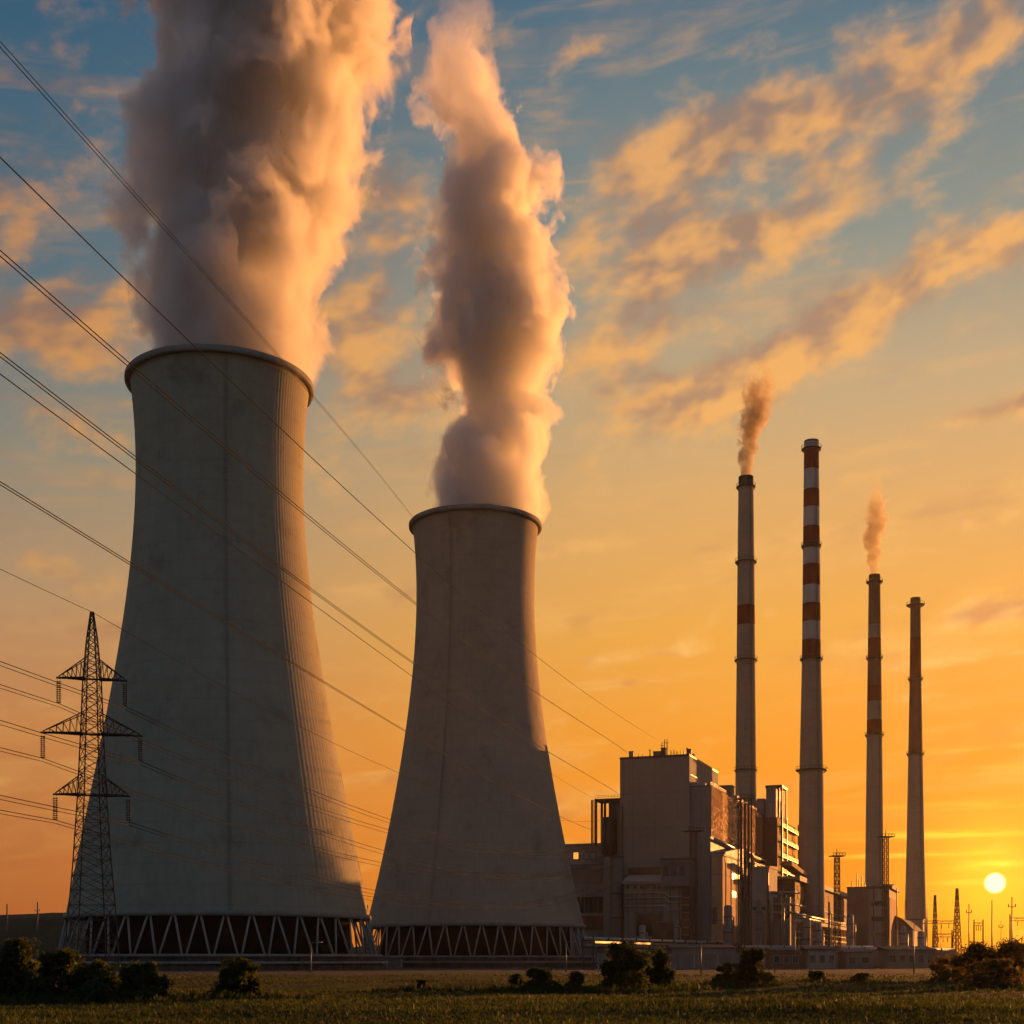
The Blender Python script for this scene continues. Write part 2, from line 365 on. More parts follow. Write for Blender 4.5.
# ------------------------------------------------------------------ cooling towers
def cooling_tower(D, cpx, prof, rleg, label, nleg, mat='tower', lad=-75):
    loc = (PX(cpx, D), D, 0); t = thing('cooling_tower', label, 'cooling tower', loc)
    zs = np.array([p[1] for p in prof])[::-1]; rs = np.array([p[0] for p in prof])[::-1]
    zt = np.linspace(zs[0], zs[-1], 70)
    k = np.linspace(0, 1, 7)
    # smooth radius with a low order polynomial
    cf = np.polyfit((zs-zs.mean())/50, rs, 4); rt = np.polyval(cf, (zt-zs.mean())/50)
    z1 = zt[-1]
    outer = [(float(r), float(z)) for r, z in zip(rt, zt)]
    b = MB(); b.lathe(outer, 576, rib=.032)
    inner = [(r-.5, z) for r, z in outer][::-1]
    b.lathe(inner, 96)
    b.lathe([(outer[0][0]-.55, outer[0][1]), (outer[0][0]+.12, outer[0][1])], 96)
    b.build('shell', M[mat], t)
    ro = outer[-1][0]
    b = MB(); b.lathe([(ro-.6, z1-.2), (ro+1.15, z1-.2), (ro+1.3, z1+.1), (ro+1.3, z1+1.0), (ro+1.1, z1+1.25), (ro-.6, z1+1.25)], 144, closed=True)
    b.build('rim_ring', M['rim'], t)
    b = MB(); rb, zb = outer[0]
    b.lathe([(rb+.15, zb-.5), (rb+.55, zb-.5), (rb+.55, zb+.5), (rb+.14, zb+.7)], 144); b.lathe([(rb-.6, zb-.5), (rb+.16, zb-.5)], 144)
    b.build('ring_beam', M['rim'], t)
    for i in range(nleg):
        a = 2*math.pi*i/nleg; da = math.pi/nleg*.88; w = .52
        def pt(r, an, z): return (r*math.cos(an), r*math.sin(an), z)
        b = MB(); b.bar(pt(rleg, a-.012, 3.3), pt(rb-.1, a-da, zb-.4), w, w, 6); b.bar(pt(rleg, a+.012, 3.3), pt(rb-.1, a+da, zb-.4), w, w, 6)
        b.build('leg', M['leg'], t)
    b = MB(); b.lathe([(rb-4.5, 1.), (rb-4.5, zb+3)], 96); b.lathe([(rb-4.5, zb+3), (.1, zb+3.2)], 48); b.build('added_sky_screen', M['dark'], t)  # black drum added to keep bright sky from showing between the legs
    b = MB(); b.lathe([(rleg-2.2, 3.), (rleg+.2, 3.), (rleg+.2, 1.5), (rleg+1.6, 1.5), (rleg+1.6, -.3)], 144, smooth=False)
    bs = b.build('basin', M['bwall'], t)
    for zz, ro_ in ((3.05, 1.4), (1.45, 2.8)):
        b = MB(); b.lathe([(rleg-2, zz), (rleg-2, zz+.45), (rleg+ro_, zz+.45), (rleg+ro_, zz)], 144, closed=True, smooth=False); b.build('ledge', M['basin'], bs)
    b = MB()
    for k in range(110):
        a = 2*math.pi*k/110; r = rleg+2.5
        b.bar((r*math.cos(a), r*math.sin(a), 1.9), (r*math.cos(a), r*math.sin(a), 3.0), .07)
    b.lathe([(rleg+2.46, 2.95), (rleg+2.54, 2.95), (rleg+2.54, 3.03), (rleg+2.46, 3.03)], 110, closed=True)
    b.build('railing', M['galv'], bs)
    b = MB(); a = R(lad); q = [(r+.35, z) for r, z in outer]
    for (r0, z0), (r1, z1_) in zip(q, q[1:]):
        for da in (-.008, .008): b.bar((r0*math.cos(a+da), r0*math.sin(a+da), z0), (r1*math.cos(a+da), r1*math.sin(a+da), z1_), .07)
    for k in range(int((z1-zb)/1.)):
        z = zb+k; r_ = float(np.interp(z, [p[1] for p in q], [p[0] for p in q])); b.bar((r_*math.cos(a-.012), r_*math.sin(a-.012), z), (r_*math.cos(a+.012), r_*math.sin(a+.012), z), .07)
    b.build('ladder', M['galv'], t)
    return t, outer
T1 = [(yy, hw) for yy, hw in ((389, 89.0), (405, 87), (445, 84.8), (490, 84.2), (520, 84.6), (560, 87.3), (591, 91), (640, 98.5), (690, 107), (774, 122.5), (845, 136.5), (918, 151))]
p1 = [(hw*335/F/1.021, PZ(yy, 335)) for yy, hw in T1]
t1, o1 = cooling_tower(335, 220.5, p1, 37.2, 'nearest and largest concrete cooling tower, behind the lattice pylon', 40)
T2 = [(529, 62.5), (540, 61), (577, 59.5), (606, 59), (644, 60), (667, 62), (697, 65.5), (744, 71.5), (779, 77), (820, 85), (868, 94.5), (905, 103), (927, 109)]
p2 = [(hw*440/F/1.0, PZ(yy, 440)) for yy, hw in T2]
t2, o2 = cooling_tower(440, 475.5, p2, 36.2, 'smaller concrete cooling tower standing between the large tower and the boiler house', 40, 'tower2', -112)

# ------------------------------------------------------------------ chimneys
def chimney(px, D, prof, bands, rings, label, soot_y=None, group='tall smokestacks', lamps=True):
    """prof: (y pixel, half width px), bands: list of (y0, y1, material slot)"""
    X = PX(px, D); t = thing('smokestack', label, 'smokestack', (X, D, 0), 0, group)
    ysp = [p[0] for p in prof]; hws = [p[1] for p in prof]
    def rad(z): y = HOR-(z-EYE)*F/D; return float(np.interp(y, ysp, hws))*D/F
    ztop = PZ(prof[0][0], D); cuts = {0., ztop}
    for a, b_, m in bands: cuts |= {PZ(a, D), PZ(b_, D)}
    for z in np.linspace(0, ztop, 24): cuts.add(float(z))
    cuts = sorted(c for c in cuts if 0 <= c <= ztop+.01)
    b = MB()
    for z0, z1 in zip(cuts, cuts[1:]):
        if z1-z0 < .02: continue
        ym = HOR-((z0+z1)/2-EYE)*F/D; b.cur = 0
        for a, b_, m in bands:
            if a <= ym <= b_: b.cur = m
        b.lathe([(rad(z0), z0), (rad(z1), z1)], 40)
    b.cur = 3; r = rad(ztop); b.lathe([(r, ztop), (r-.5, ztop), (r-.5, ztop-6)], 40)
    b.build('shaft', [M['chim'], M['cred'], M['cwhite'], M['soot'], M['cred2']], t)
    for yy, ext in rings:
        z = PZ(yy, D); r = rad(z)
        b = MB(); b.lathe([(r-.05, z-.25), (r+ext, z-.25), (r+ext, z), (r-.05, z)], 32)
        for k in range(20):
            a = 2*math.pi*k/20; c = (r+ext-.08)*math.cos(a), (r+ext-.08)*math.sin(a)
            b.bar((*c, z), (*c, z+1.15), .09); b.bar((*c, z-.25), ((r-.05)*math.cos(a), (r-.05)*math.sin(a), z-1.4), .1)
        b.lathe([(r+ext-.12, z+1.1), (r+ext, z+1.1), (r+ext, z+1.2), (r+ext-.12, z+1.2)], 32, closed=True)
        b.build('platform', M['steel'], t)
    b = MB(); a = R(-70)
    for z0, z1 in zip(cuts, cuts[1:]):
        for da in (-.05, .05):
            b.bar(((rad(z0)+.25)*math.cos(a+da), (rad(z0)+.25)*math.sin(a+da), z0), ((rad(z1)+.25)*math.cos(a+da), (rad(z1)+.25)*math.sin(a+da), z1), .1)
    z = 1.
    while z < ztop: b.bar(((rad(z)+.25)*math.cos(a-.05), (rad(z)+.25)*math.sin(a-.05), z), ((rad(z)+.25)*math.cos(a+.05), (rad(z)+.25)*math.sin(a+.05), z), .06); z += 1.2
    b.build('ladder', M['steel'], t)
    return t
chimney(746, 560, [(477, 7.4), (560, 8.4), (660, 9.3), (797, 10.6), (960, 12)], [(477, 488, 3), (606, 625.5, 1)], [(487, .9), (562, 1.), (660, .9), (770, .5)],
        'grey concrete smokestack with a single red band, smoking, behind the boiler house')
chimney(811.5, 538, [(441, 7.3), (550, 8.4), (659, 9.4), (770, 11.8), (880, 13), (960, 14)],
        [(441, 443, 3), (443, 449, 2), (450, 470, 1), (470, 490, 2), (490, 508, 1), (508, 527, 2), (527, 549, 1), (549, 565, 2), (565, 586, 1), (586, 604, 2), (604, 622, 1), (622, 640.5, 2), (640.5, 659, 1)],
        [(449, 1.), (546, .7), (659, .8), (770, 1.5)], 'tallest smokestack, banded red and white over its upper half')
chimney(874.5, 655, [(575, 5.6), (659, 6.6), (735, 7.6), (887, 9.2), (960, 10)],
        [(575, 579, 3), (579, 625, 4), (638.5, 658, 1), (658, 686, 4), (686, 701.6, 1), (720, 734.6, 1)], [(582, 1.2), (658, .8), (735, .9)],
        'thinner smokestack with faded red bands, lightly smoking, beside the tallest one')
chimney(915.5, 696, [(598, 4.9), (679, 5.7), (754, 7.), (840, 8.6), (960, 11.5)],
        [(598, 602, 3), (602, 638, 4), (638, 679, 1), (679, 754, 4)], [(605, 2.), (679, .9), (754, .9)],
        'rightmost and most distant smokestack, giving no smoke')

# ------------------------------------------------------------------ power station buildings (a grid turned 20 degrees)
TH = R(20); O = Vector((58.3, 460)); ex = Vector((math.cos(TH), -math.sin(TH))); ey = Vector((math.sin(TH), math.cos(TH)))
def LX(px, ly): a = (px-512)/F; return (a*(O.y+ey.y*ly)-O.x-ey.x*ly)/(ex.x-a*ex.y)
def LY(px, lx): a = (px-512)/F; return (a*(O.y+ex.y*lx)-O.x-ex.x*lx)/(ey.x-a*ey.y)
def ZZ(py, lx, ly): return EYE+(HOR-py)/F*(O.y+ex.y*lx+ey.y*ly)
def fthing(name, label, cat, lx, ly, group=None):
    p = O+ex*lx+ey*ly; t = thing(name, label, cat, (p.x, p.y, 0), -TH, group); t['_o'] = 0; del t['_o']; return t, (lx, ly, 0)
def parapet(b, x0, x1, y0, y1, z, h=.9, w=.4):
    b.box(x0-.1, x1+.1, y0-.1, y0+w, z, z+h); b.box(x0-.1, x1+.1, y1-w, y1+.1, z, z+h)
    b.box(x0-.1, x0+w, y0+w, y1-w, z, z+h); b.box(x1-w, x1+.1, y0+w, y1-w, z, z+h)
def handrail(b, a, c, z, n=None, h=1.1, w=.08):
    a, c = Vector((*a, z)), Vector((*c, z)); L = (c-a).length; n = n or max(2, int(L/2))
    for i in range(n+1): p = a.lerp(c, i/n); b.bar(p, p+Vector((0, 0, h)), w)
    for hh in (h*.5, h): b.bar(a+Vector((0, 0, hh)), c+Vector((0, 0, hh)), w)
def lattice(b, x, y, z0, z1, w0, w1, nseg, t=.12, diag=.07, twist=0.):
    cs = []
    for i in range(nseg+1):
        f = i/nseg; w = (w0+(w1-w0)*f)/2; z = z0+(z1-z0)*f
        cs.append([Vector((x+w*math.sqrt(2)*math.cos(twist+math.pi/4+k*math.pi/2), y+w*math.sqrt(2)*math.sin(twist+math.pi/4+k*math.pi/2), z)) for k in range(4)])
    for i in range(nseg):
        for k in range(4):
            b.bar(cs[i][k], cs[i+1][k], t); b.bar(cs[i][k], cs[i+1][(k+1) % 4], diag); b.bar(cs[i][(k+1) % 4], cs[i+1][k], diag)
            b.bar(cs[i+1][k], cs[i+1][(k+1) % 4], diag)

# --- main boiler house
ax0 = LX(620, 0); ay1 = LY(718, 0); az = ZZ(756, 0, 0)
t, o = fthing('boiler_house', 'tallest grey boiler house with a blank front wall and aerials on its roof', 'boiler house', ax0/2, 0)
b = MB(o); b.box(ax0, 0, 0, ay1, 0, az); b.build('wall', M['facade'], t)
b = MB(o); b.box(ax0+.3, -.3, .3, ay1-.3, az+.05, az+.3); rf = b.build('roof', M['roof'], t)
b = MB(o); parapet(b, ax0, 0, 0, ay1, az+.004, .7); b.build('parapet', M['steel'], rf)
zr = az+.3
for px, w, h, ly in ((631, 1.5, 2.2, 1), (657, 2.6, 1.9, 2), (663, 1.4, 2.9, 1.5), (689, 1.4, 2.0, 1.2), (705, 2., 1.6, 10)):
    lx = LX(px, ly) if px < 700 else -2; b = MB(o); b.box(lx-w/2, lx+w/2, ly, ly+w, zr, zr+h); b.box(lx-w/2-.15, lx+w/2+.15, ly-.15, ly+w+.15, zr+h, zr+h+.25); b.build('roof_vent', M['facade2'], rf)
for px, h in ((639, 1.6), (643, 1.4), (650, 3.), (662, 4.8), (664.5, 5.8), (667, 5.8), (671, 2.), (674, 2.2), (677, 1.7), (680.5, 1.8), (684, 1.7), (687, 3.)):
    lx = LX(px, 1.); b = MB(o); b.bar((lx, 1., zr), (lx, 1., zr+h), .34, .2)
    if h > 2.5: b.bar((lx-.6, 1., zr+h*.8), (lx+.6, 1., zr+h*.8), .12)
    b.build('aerial', M['steel'], rf)
# front lower features
def fbox(t, o, name, mat, px0, px1, ly, dep, y0, y1, parent=None):
    """a box on a front plane: pixel span measured on the plane, given a real depth"""
    xa, xb = LX(px0, ly), LX(px1, ly); xm = (xa+xb)/2
    b = MB(o); b.box(xa, xb, ly, ly+dep, max(0, ZZ(y1, xm, ly)), ZZ(y0, xm, ly)); return b.build(name, mat, parent or t)
fbox(t, o, 'recess', M['window'], 628, 688, -.12, .3, 867, 875)
fbox(t, o, 'downpipe', M['steel'], 621.6, 622.8, -.5, .4, 806, 930)
fbox(t, o, 'downpipe', M['steel'], 650, 650.6, -.4, .3, 880, 940)
b = MB(o); b.box(ax0+1, -1, -.35, -.01, 30., 30.5); b.build('string_course', M['pale'], t)

b = MB(o)
for z in (az-6, az-18, az-30, az-42): b.box(.01, .12, 1.5, ay1-1.5, z, z+.3)
b.build('side_joint', M['steel'], t)
# --- front annex at the foot of the boiler house
z_ax = ZZ(884, -12, -7)
t, o = fthing('front_annex', 'low flat roofed annex with a garage opening at the foot of the boiler house', 'annex', -12, -8)
xa, xb = LX(624, -8), LX(684, -8)
b = MB(o); b.box(xa, xb, -8, -.4, 0, z_ax); b.build('wall', M['conc'], t)
b = MB(o); b.box(xa-.5, xb+.5, -9.2, -.45, z_ax+.003, z_ax+.9); b.prism([(-9.3, z_ax+.9), (-.5, z_ax+3.4), (-.5, z_ax+.9)], 'x', xa-.4, xb+.4); b.build('roof', M['roofm'], t)
for px in (627, 633.5, 640, 643, 646.5, 653.5, 658):
    f = fbox(t, o, 'window', M['window'], px, px+2.2, -8.08, .3, 885.5, 889)
fbox(t, o, 'cornice', M['pale'], 624.5, 682, -8.3, .28, 902.5, 904)
fr = fbox(t, o, 'door_frame', M['pale'], 634, 664, -8.35, .33, 911.5, 934)
fbox(t, o, 'door', M['window'], 637, 662, -8.5, .3, 914, 936)
fbox(t, o, 'ledge', M['pale'], 655, 683, -9.4, 1.3, 921, 922.5)
for yy, rr_ in ((893, .28), (898, .2), (906, .3)):
    z = ZZ(yy, -12, -8); b = MB(o); b.tube([(xa+.5, -8.6, z), (-6, -8.6, z), (-5, -8.6, z-1.5), (xb-.5, -8.6, z-1.5)], rr_, 6); b.build('pipe', M['pipe'], t)
b = MB(o)
for k in range(7): x = xa+1.5+k*(xb-xa-3)/6; b.bar((x, -8.4, 0), (x, -8.4, ZZ(890, -12, -8)), .16)
b.build('conduit', M['steel'], t)
fbox(t, o, 'loading_dock', M['brick'], 652, 683, -9.8, 1.7, 923, 945)
# --- porch block
t, o = fthing('switch_house', 'dark square porch block with a metal lintel in front of the boiler house', 'switch house', -3, -10)
xa, xb = LX(661, -10), LX(690, -10)
b = MB(o); b.box(xa, xb, -10, -.5, 0 if False else ZZ(886, -3, -10), ZZ(860, -3, -10)); b.build('wall', M['facade2'], t)
b = MB(o); b.box(xa-.3, xb+.3, -10.4, -.4, ZZ(860, -3, -10)+.003, ZZ(858, -3, -10)); b.build('roof', M['roof'], t)
for px in (663, 671, 679): fbox(t, o, 'window', M['window'], px, px+6, -10.1, .3, 866, 876)
fbox(t, o, 'lintel', M['galv'], 668, 690, -10.4, .35, 863, 864.5)
b = MB(o); b.box(LX(682, -9.5), xb, -9.5, -.5, 0, ZZ(886, -3, -10)-.01); sh = b.build('brick_pier', M['brick'], t)
b = MB(o)
for k in range(9): z = 3+k*2.4; b.box(LX(683, -9.5), xb-.3, -9.9, -9.52, z, z+.25)
b.build('louvre', M['conc'], t)

# --- left annex, orange reflection in one window painted as glow
t, o = fthing('west_annex', 'long annex with three windows, one with a painted orange reflection, beside the smaller cooling tower', 'annex', -30, 6)
ly = 6; xa, xb = LX(553, ly), LX(603, ly); zt = ZZ(845, -35, ly); zm = ZZ(865, -35, ly)
b = MB(o); b.box(xa, xb, ly, ly+22, zm, zt); b.box(xa, xb+4.5, ly-3, ly+22, 0, zm-.004); b.build('wall', M['conc'], t)
b = MB(o); b.box(xa-.2, xb+.2, ly-.3, ly+22.1, zt+.003, zt+.6); b.box(xa, xb+.5, ly-3.6, ly-.01, zm, zm+.5); b.build('roof', M['roofm'], t)
for px in (573.5, 584, 591):
    w = fbox(t, o, 'window', M['steel'], px-.6, px+5.4 if px < 580 else px+4.8, ly-.08, .2, 851.8, 859.6)
    fbox(t, o, 'pane', M['lit'] if px < 580 else M['roofm'], px, px+4.8 if px < 580 else px+4.2, ly-.16, .07, 852.5, 859, w)  # first pane glows to paint the orange sky reflection
fbox(t, o, 'recess', M['window'], 568, 603, ly-3.08, .3, 897, 913)
fbox(t, o, 'recess', M['brick'], 570, 604, ly-3.1, .3, 916, 930)
fbox(t, o, 'panel', M['pale'], 565, 602, ly-3.2, .18, 868, 884)
b = MB(o)
for k in range(7): lx = LX(571+k*4.5, ly-3.3); b.bar((lx, ly-3.3, ZZ(913, lx, ly)), (lx, ly-3.3, ZZ(897, lx, ly)), .3)
b.build('mullion', M['galv'], t)
# --- silos / round tower
t, o = fthing('round_silo', 'pale round silo standing against the left edge of the boiler house', 'silo', -25, -3)
lx = LX(617, -3); rr = abs(LX(624, -3)-LX(611, -3))/2*.9; zt = ZZ(858, lx, -3)
b = MB(o); b.lathe([(rr, 0), (rr, zt)], 32, (lx, -3)); b.build('drum', M['pale'], t)
b = MB(o); b.lathe([(rr+.3, zt), (rr+.3, zt+.5), (.1, zt+1.1)], 32, (lx, -3)); b.build('cap', M['roof'], t)
for z in (8, 16, 24): b = MB(o); b.lathe([(rr+.02, z), (rr+.18, z), (rr+.18, z+.4), (rr+.02, z+.4)], 32, (lx, -3)); b.build('hoop', M['steel'], t)
t, o = fthing('flue_tower', 'square concrete flue tower between round silo and west annex', 'flue', -29, -1)
xa, xb = LX(603.5, -2), LX(610.6, -2)
b = MB(o); b.box(xa, xb, -2, 5, 0, ZZ(857, xa, -2)); b.build('wall', M['conc'], t)
b = MB(o); b.box(xa-.3, xb+.3, -2.3, 5.2, ZZ(857, xa, -2)+.003, ZZ(855.5, xa, -2)); b.build('cap', M['roof'], t)
# --- hopper on a frame
t, o = fthing('dust_hopper', 'dark drum hopper hung in an open steel frame at the boiler house left wall', 'hopper', -28, 2)
lx = LX(607.5, 2); rr = abs(LX(616, 2)-LX(599, 2))/2; za, zb = ZZ(854, lx, 2), ZZ(817, lx, 2)
b = MB(o); b.lathe([(rr*.25, za-1.6), (rr, za+.4), (rr, zb), (rr*.1, zb+.4)], 28, (lx, 2+rr)); b.build('drum', M['steel'], t)
b = MB(o); xl, xr = LX(596, 2), ax0-.1; ztp = ZZ(801, lx, 2)
for x in (xl, LX(605, 2), LX(610, 2)):
    for y in (2, 9): b.bar((x, y, za-8 if x > xl else ZZ(845, lx, 6)), (x, y, ztp), .7)
b.box(xl-.3, xr, 1.6, 9.4, ztp, ztp+.8)
b.build('frame', M['steel'], t)
b = MB(o); lattice(b, xl-.6, 1.5, ZZ(845, lx, 2), ztp+.4, 1.4, 1.4, 10, .16, .1); b.build('stair_mast', M['steel'], t)
b = MB(o); handrail(b, (xl, 1.6), (xr, 1.6), ztp+.8, 8); b.build('handrail', M['steel'], t)
b = MB(o); b.box(LX(611, 4), ax0-.12, 4, 9, za-2, ztp-.01); b.build('lift_shaft', M['facade2'], t)

# --- bunker block B with the sunlit metal flank
bx = LX(711, 1); by1 = LY(764, bx); bz = ZZ(786, bx, 1)
t, o = fthing('bunker_house', 'long bunker building whose bare metal side wall glows orange', 'bunker house', bx/2, 1)
b = MB(o); b.box(.15, bx-.15, 1, by1, 0, bz-.05); b.build('wall', M['facade2'], t)
ysplit = [1, LY(739.5, bx), LY(749, bx), by1]
zlo = ZZ(836, bx, 1)
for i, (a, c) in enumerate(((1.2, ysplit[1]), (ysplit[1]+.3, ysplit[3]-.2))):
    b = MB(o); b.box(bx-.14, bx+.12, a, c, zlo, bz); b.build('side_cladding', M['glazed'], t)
b = MB(o); b.box(.1, bx-.2, 1.2, by1-.2, bz, bz+.3); rf = b.build('roof', M['roof'], t)
b = MB(o); handrail(b, (bx-.3, 1.5), (bx-.3, by1), bz+.3, 40); b.build('handrail', M['steel'], rf)
for px, w, h in ((692.5, 3.2, 1.4), (702, 2., 1.)):
    b = MB(o); lx = LX(px, 2); b.box(lx-w/2, lx+w/2, 2, 4.5, bz+.3, bz+.3+h); b.build('roof_vent', M['roofm'], rf)
for ly, w, h in ((LY(728, bx-3), 5, 4.5), (LY(736, bx-2), 4, 2.), (LY(758, bx-3), 9, 2.2), (12, 3, 1.5)):
    b = MB(o); b.box(bx-6, bx-1.2, ly-w/2, ly+w/2, bz+.3, bz+.3+h); b.box(bx-6.2, bx-1., ly-w/2-.2, ly+w/2+.2, bz+.3+h, bz+.7+h); b.build('roof_cabin', M['facade2'], rf)
# duct mess below the cladding: inclined ducts, pipes, platforms on the flank
b = MB(o); b.prism([(5, zlo-5), (40, zlo-1), (44, zlo-1.5), (44, zlo-7), (38, zlo-8.5), (5, zlo-8.5)], 'x', bx+.02, bx+4); b.build('duct', M['facade2'], t)
for z, w, r in ((zlo-1., 1.2, .55), (zlo-10, 2.2, .7), (zlo-13.5, 1.6, .4)):
    b = MB(o); b.tube([(bx+w, 1.5, z), (bx+w, 30, z-.5), (bx+w, by1-4, z-1.)], r, 8); b.build('pipe', M['pipe'], t)
for k, ly in enumerate((48, 56, 63, 71, 80, 88)):
    b = MB(o); z0 = zlo-2-rnd.uniform(0, 6); b.tube([(bx+.2, ly, z0), (bx+2.2, ly, z0), (bx+2.6, ly, z0-1.), (bx+2.6, ly+rnd.uniform(-2, 2), z0-14)], .6, 8); b.build('down_duct', M['clad'], t)
b = MB(o)
for z in (zlo-6, zlo-12, zlo-18, zlo-24):
    b.box(bx+.05, bx+3.2, 46, by1-2, z, z+.25); handrail(b, (bx+3.1, 46), (bx+3.1, by1-2), z+.25, 16)
b.build('gantry', M['steel'], t)
# lower block in front of the flank
t, o = fthing('mill_house', 'lower orange lit metal block under the ducts of the bunker building', 'mill house', bx+3, 2)
lxx = bx+1.8; l0, l1 = 3., LY(740, lxx+2); z0, z1 = 0, ZZ(853, bx, 3)
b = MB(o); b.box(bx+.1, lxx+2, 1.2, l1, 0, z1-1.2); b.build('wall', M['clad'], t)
b = MB(o); b.box(bx+.1, lxx+2.5, .9, l1+.3, z1-1.19, z1-.5); b.build('roof', M['roofm'], t)
b = MB(o)
for k in range(4): b.box(lxx+2.005, lxx+2.25, 6+k*9, 7+k*9, 0, z1-1.3)
b.build('pilaster', M['conc'], t)
for k, z in enumerate((z1-8, z1-14)):
    b = MB(o); b.box(lxx+2.01, lxx+2.12, 15, l1-2, z, z+2.2); b.build('window', M['window'], t)
fbox(t, o, 'door', M['window'], 712.5, 717, 1.05, .14, 907, 924)
# --- transfer tower C
lxc = LX(777, 98); c0 = 98.5; c1 = LY(795.5, lxc); zc = ZZ(817, lxc, 98)
t, o = fthing('transfer_tower', 'dark stair tower with stacked galleries behind the bunker building', 'transfer tower', lxc-4, 100)
xl = LX(763.5, 98.5)
b = MB(o); b.box(xl, lxc, c0, c1, 0, zc); b.build('wall', M['brick'], t)
b = MB(o); b.box(LX(766, 100), LX(776, 100), 100, 112, zc+.01, ZZ(787, lxc, 100)); b.build('stair_head', M['facade2'], t)
b = MB(o); zt = ZZ(785, lxc, 100); b.box(LX(765.5, 100), LX(782.5, 100), 99.5, 112.5, zt-.9, zt); b.build('canopy', M['steel'], t)
for px in (779, 782):
    b = MB(o); x = LX(px, 100.5); b.bar((x, 100.5, zc), (x, 100.5, zt-.95), .5); b.bar((x, 111, zc), (x, 111, zt-.95), .5); b.build('post', M['steel'], t)
b = MB(o); b.box(lxc-8, lxc-.4, 104, 122, zc+.01, ZZ(800, lxc, 104)); b.build('plant_room', M['clad2'], t)
b = MB(o); b.box(4.2, LX(764, 99)-.2, 101, 114, ZZ(830, lxc, 98), ZZ(797, lxc, 98)); b.build('side_block', M['facade2'], t)
for i in range(8):
    z = zc-3-i*6.; ya, yb = c0+5, c1-1
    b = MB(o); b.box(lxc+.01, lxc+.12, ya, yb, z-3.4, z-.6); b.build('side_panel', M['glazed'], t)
    b = MB(o); b.box(lxc+.01, lxc+1.6, ya-2, yb+.6, z-.4, z-.1); handrail(b, (lxc+1.5, ya-2), (lxc+1.5, yb), z-.1, 10, 1.1, .12); b.build('gallery', M['steel'], t)
for ly in (c0+2.5, c0+14, c1-.4):
    b = MB(o); b.bar((lxc+1.4, ly, 0), (lxc+1.4, ly, zc+1), .7); b.build('column', M['steel'], t)
# --- middle low blocks between masts
t, o = fthing('pump_house', 'plain concrete pump house behind the steel mast group', 'pump house', 18, 1)
xa, xb = LX(750, 0), LX(769, 0)
b = MB(o); b.box(xa, xb, 0, 16, 0, ZZ(868, xa, 0)); b.build('wall', M['conc'], t)
b = MB(o); b.prism([(-.4, ZZ(868, xa, 0)+.003), (16.3, ZZ(868, xa, 0)+.003), (16.3, ZZ(864, xa, 0)), (-.4, ZZ(866.5, xa, 0))], 'x', xa-.3, xb+.3); b.build('roof', M['clad'], t)
fbox(t, o, 'window', M['window'], 753, 765, -.1, .15, 907, 910)
fbox(t, o, 'downpipe', M['steel'], 767.3, 768.6, -.5, .45, 872, 935)
t, o = fthing('compressor_house', 'small two storey block with light slab edges beside the long machine hall', 'compressor house', 28, -6)
xa, xb = LX(773, -6), LX(790, -6)
b = MB(o); b.box(xa, xb, -6, 3, 0, ZZ(897, xa, -6)); b.build('wall', M['pale'], t)
for yy in (893, 905, 913):
    b = MB(o); z = ZZ(yy, xa, -6); b.box(xa-1.3, xb+1.8, -7.5, 3.2, z, z+.5); b.build('floor_slab', M['roofm'], t)
b = MB(o)
for px in (778, 786): b.bar((LX(px, -7), -7, 0), (LX(px, -7), -7, ZZ(893, xa, -6)), .35)
b.build('column', M['galv'], t)
fbox(t, o, 'window', M['window'], 778.5, 789, -6.1, .15, 914.5, 918)
# --- machine hall D
dl = 25.; d0, d1 = LY(795, dl), LY(862, dl); dz = ZZ(879, dl, d0)
t, o = fthing('machine_hall', 'long machine hall with a sloping roof edge running past the tallest smokestack', 'machine hall', 20, d0)
b = MB(o); b.box(14, dl, d0, d1, 0, dz); b.build('wall', M['brick'], t)
b = MB(o); b.box(13.7, dl+1.6, d0-1, d1+1, dz+.003, dz+1.); b.box(dl+1.2, dl+1.9, d0-1, d1+1, dz-.6, dz+1.2); b.build('roof', M['roofm'], t)
for k in range(10):
    a = d0+6+k*22; b = MB(o); b.box(dl+.01, dl+.12, a, a+14, dz-7, dz-2.2); w = b.build('window', M['clad2'], t)
b = MB(o); b.box(dl+.01, dl+.6, d0, d1, dz-9.5, dz-9.); b.build('ledge', M['roofm'], t)
for a in (d0+30, d0+34, d0+38):
    b = MB(o); b.box(dl+.01, dl+.2, a, a+2.6, 18, 20.6); b.build('lit_window', M['lit'], t)
b = MB(o); b.prism([(d0-14, dz+4), (d0+44, dz+1), (d0+44, dz+2.3), (d0-14, dz+5.6)], 'x', dl-3, dl+1.); b.build('conveyor', M['clad2'], t)
d2 = 32.; e0, e1 = 5., LY(858, d2); ez = ZZ(921.5, d2, 5)
t, o = fthing('lean_to_bay', 'low ribbed bay with a bright roof edge along the machine hall', 'lean-to', 28, e0)
b = MB(o); b.box(dl+.05, d2, e0, e1, 0, ez); b.build('wall', M['pale'], t)
b = MB(o); b.box(dl+.7, d2+1.2, e0-1, e1+1, ez+.003, ez+1.1); b.build('roof', M['roofm'], t)
b = MB(o)
for k in range(40): y = e0+2+k*4.9; b.box(d2+.005, d2+.5, y, y+.6, 0, ez-.02)
b.build('rib', M['clad2'], t)
b = MB(o); b.box(d2+.01, d2+.09, e0+1, e1-2, 4, 8); b.build('window_band', M['window'], t)
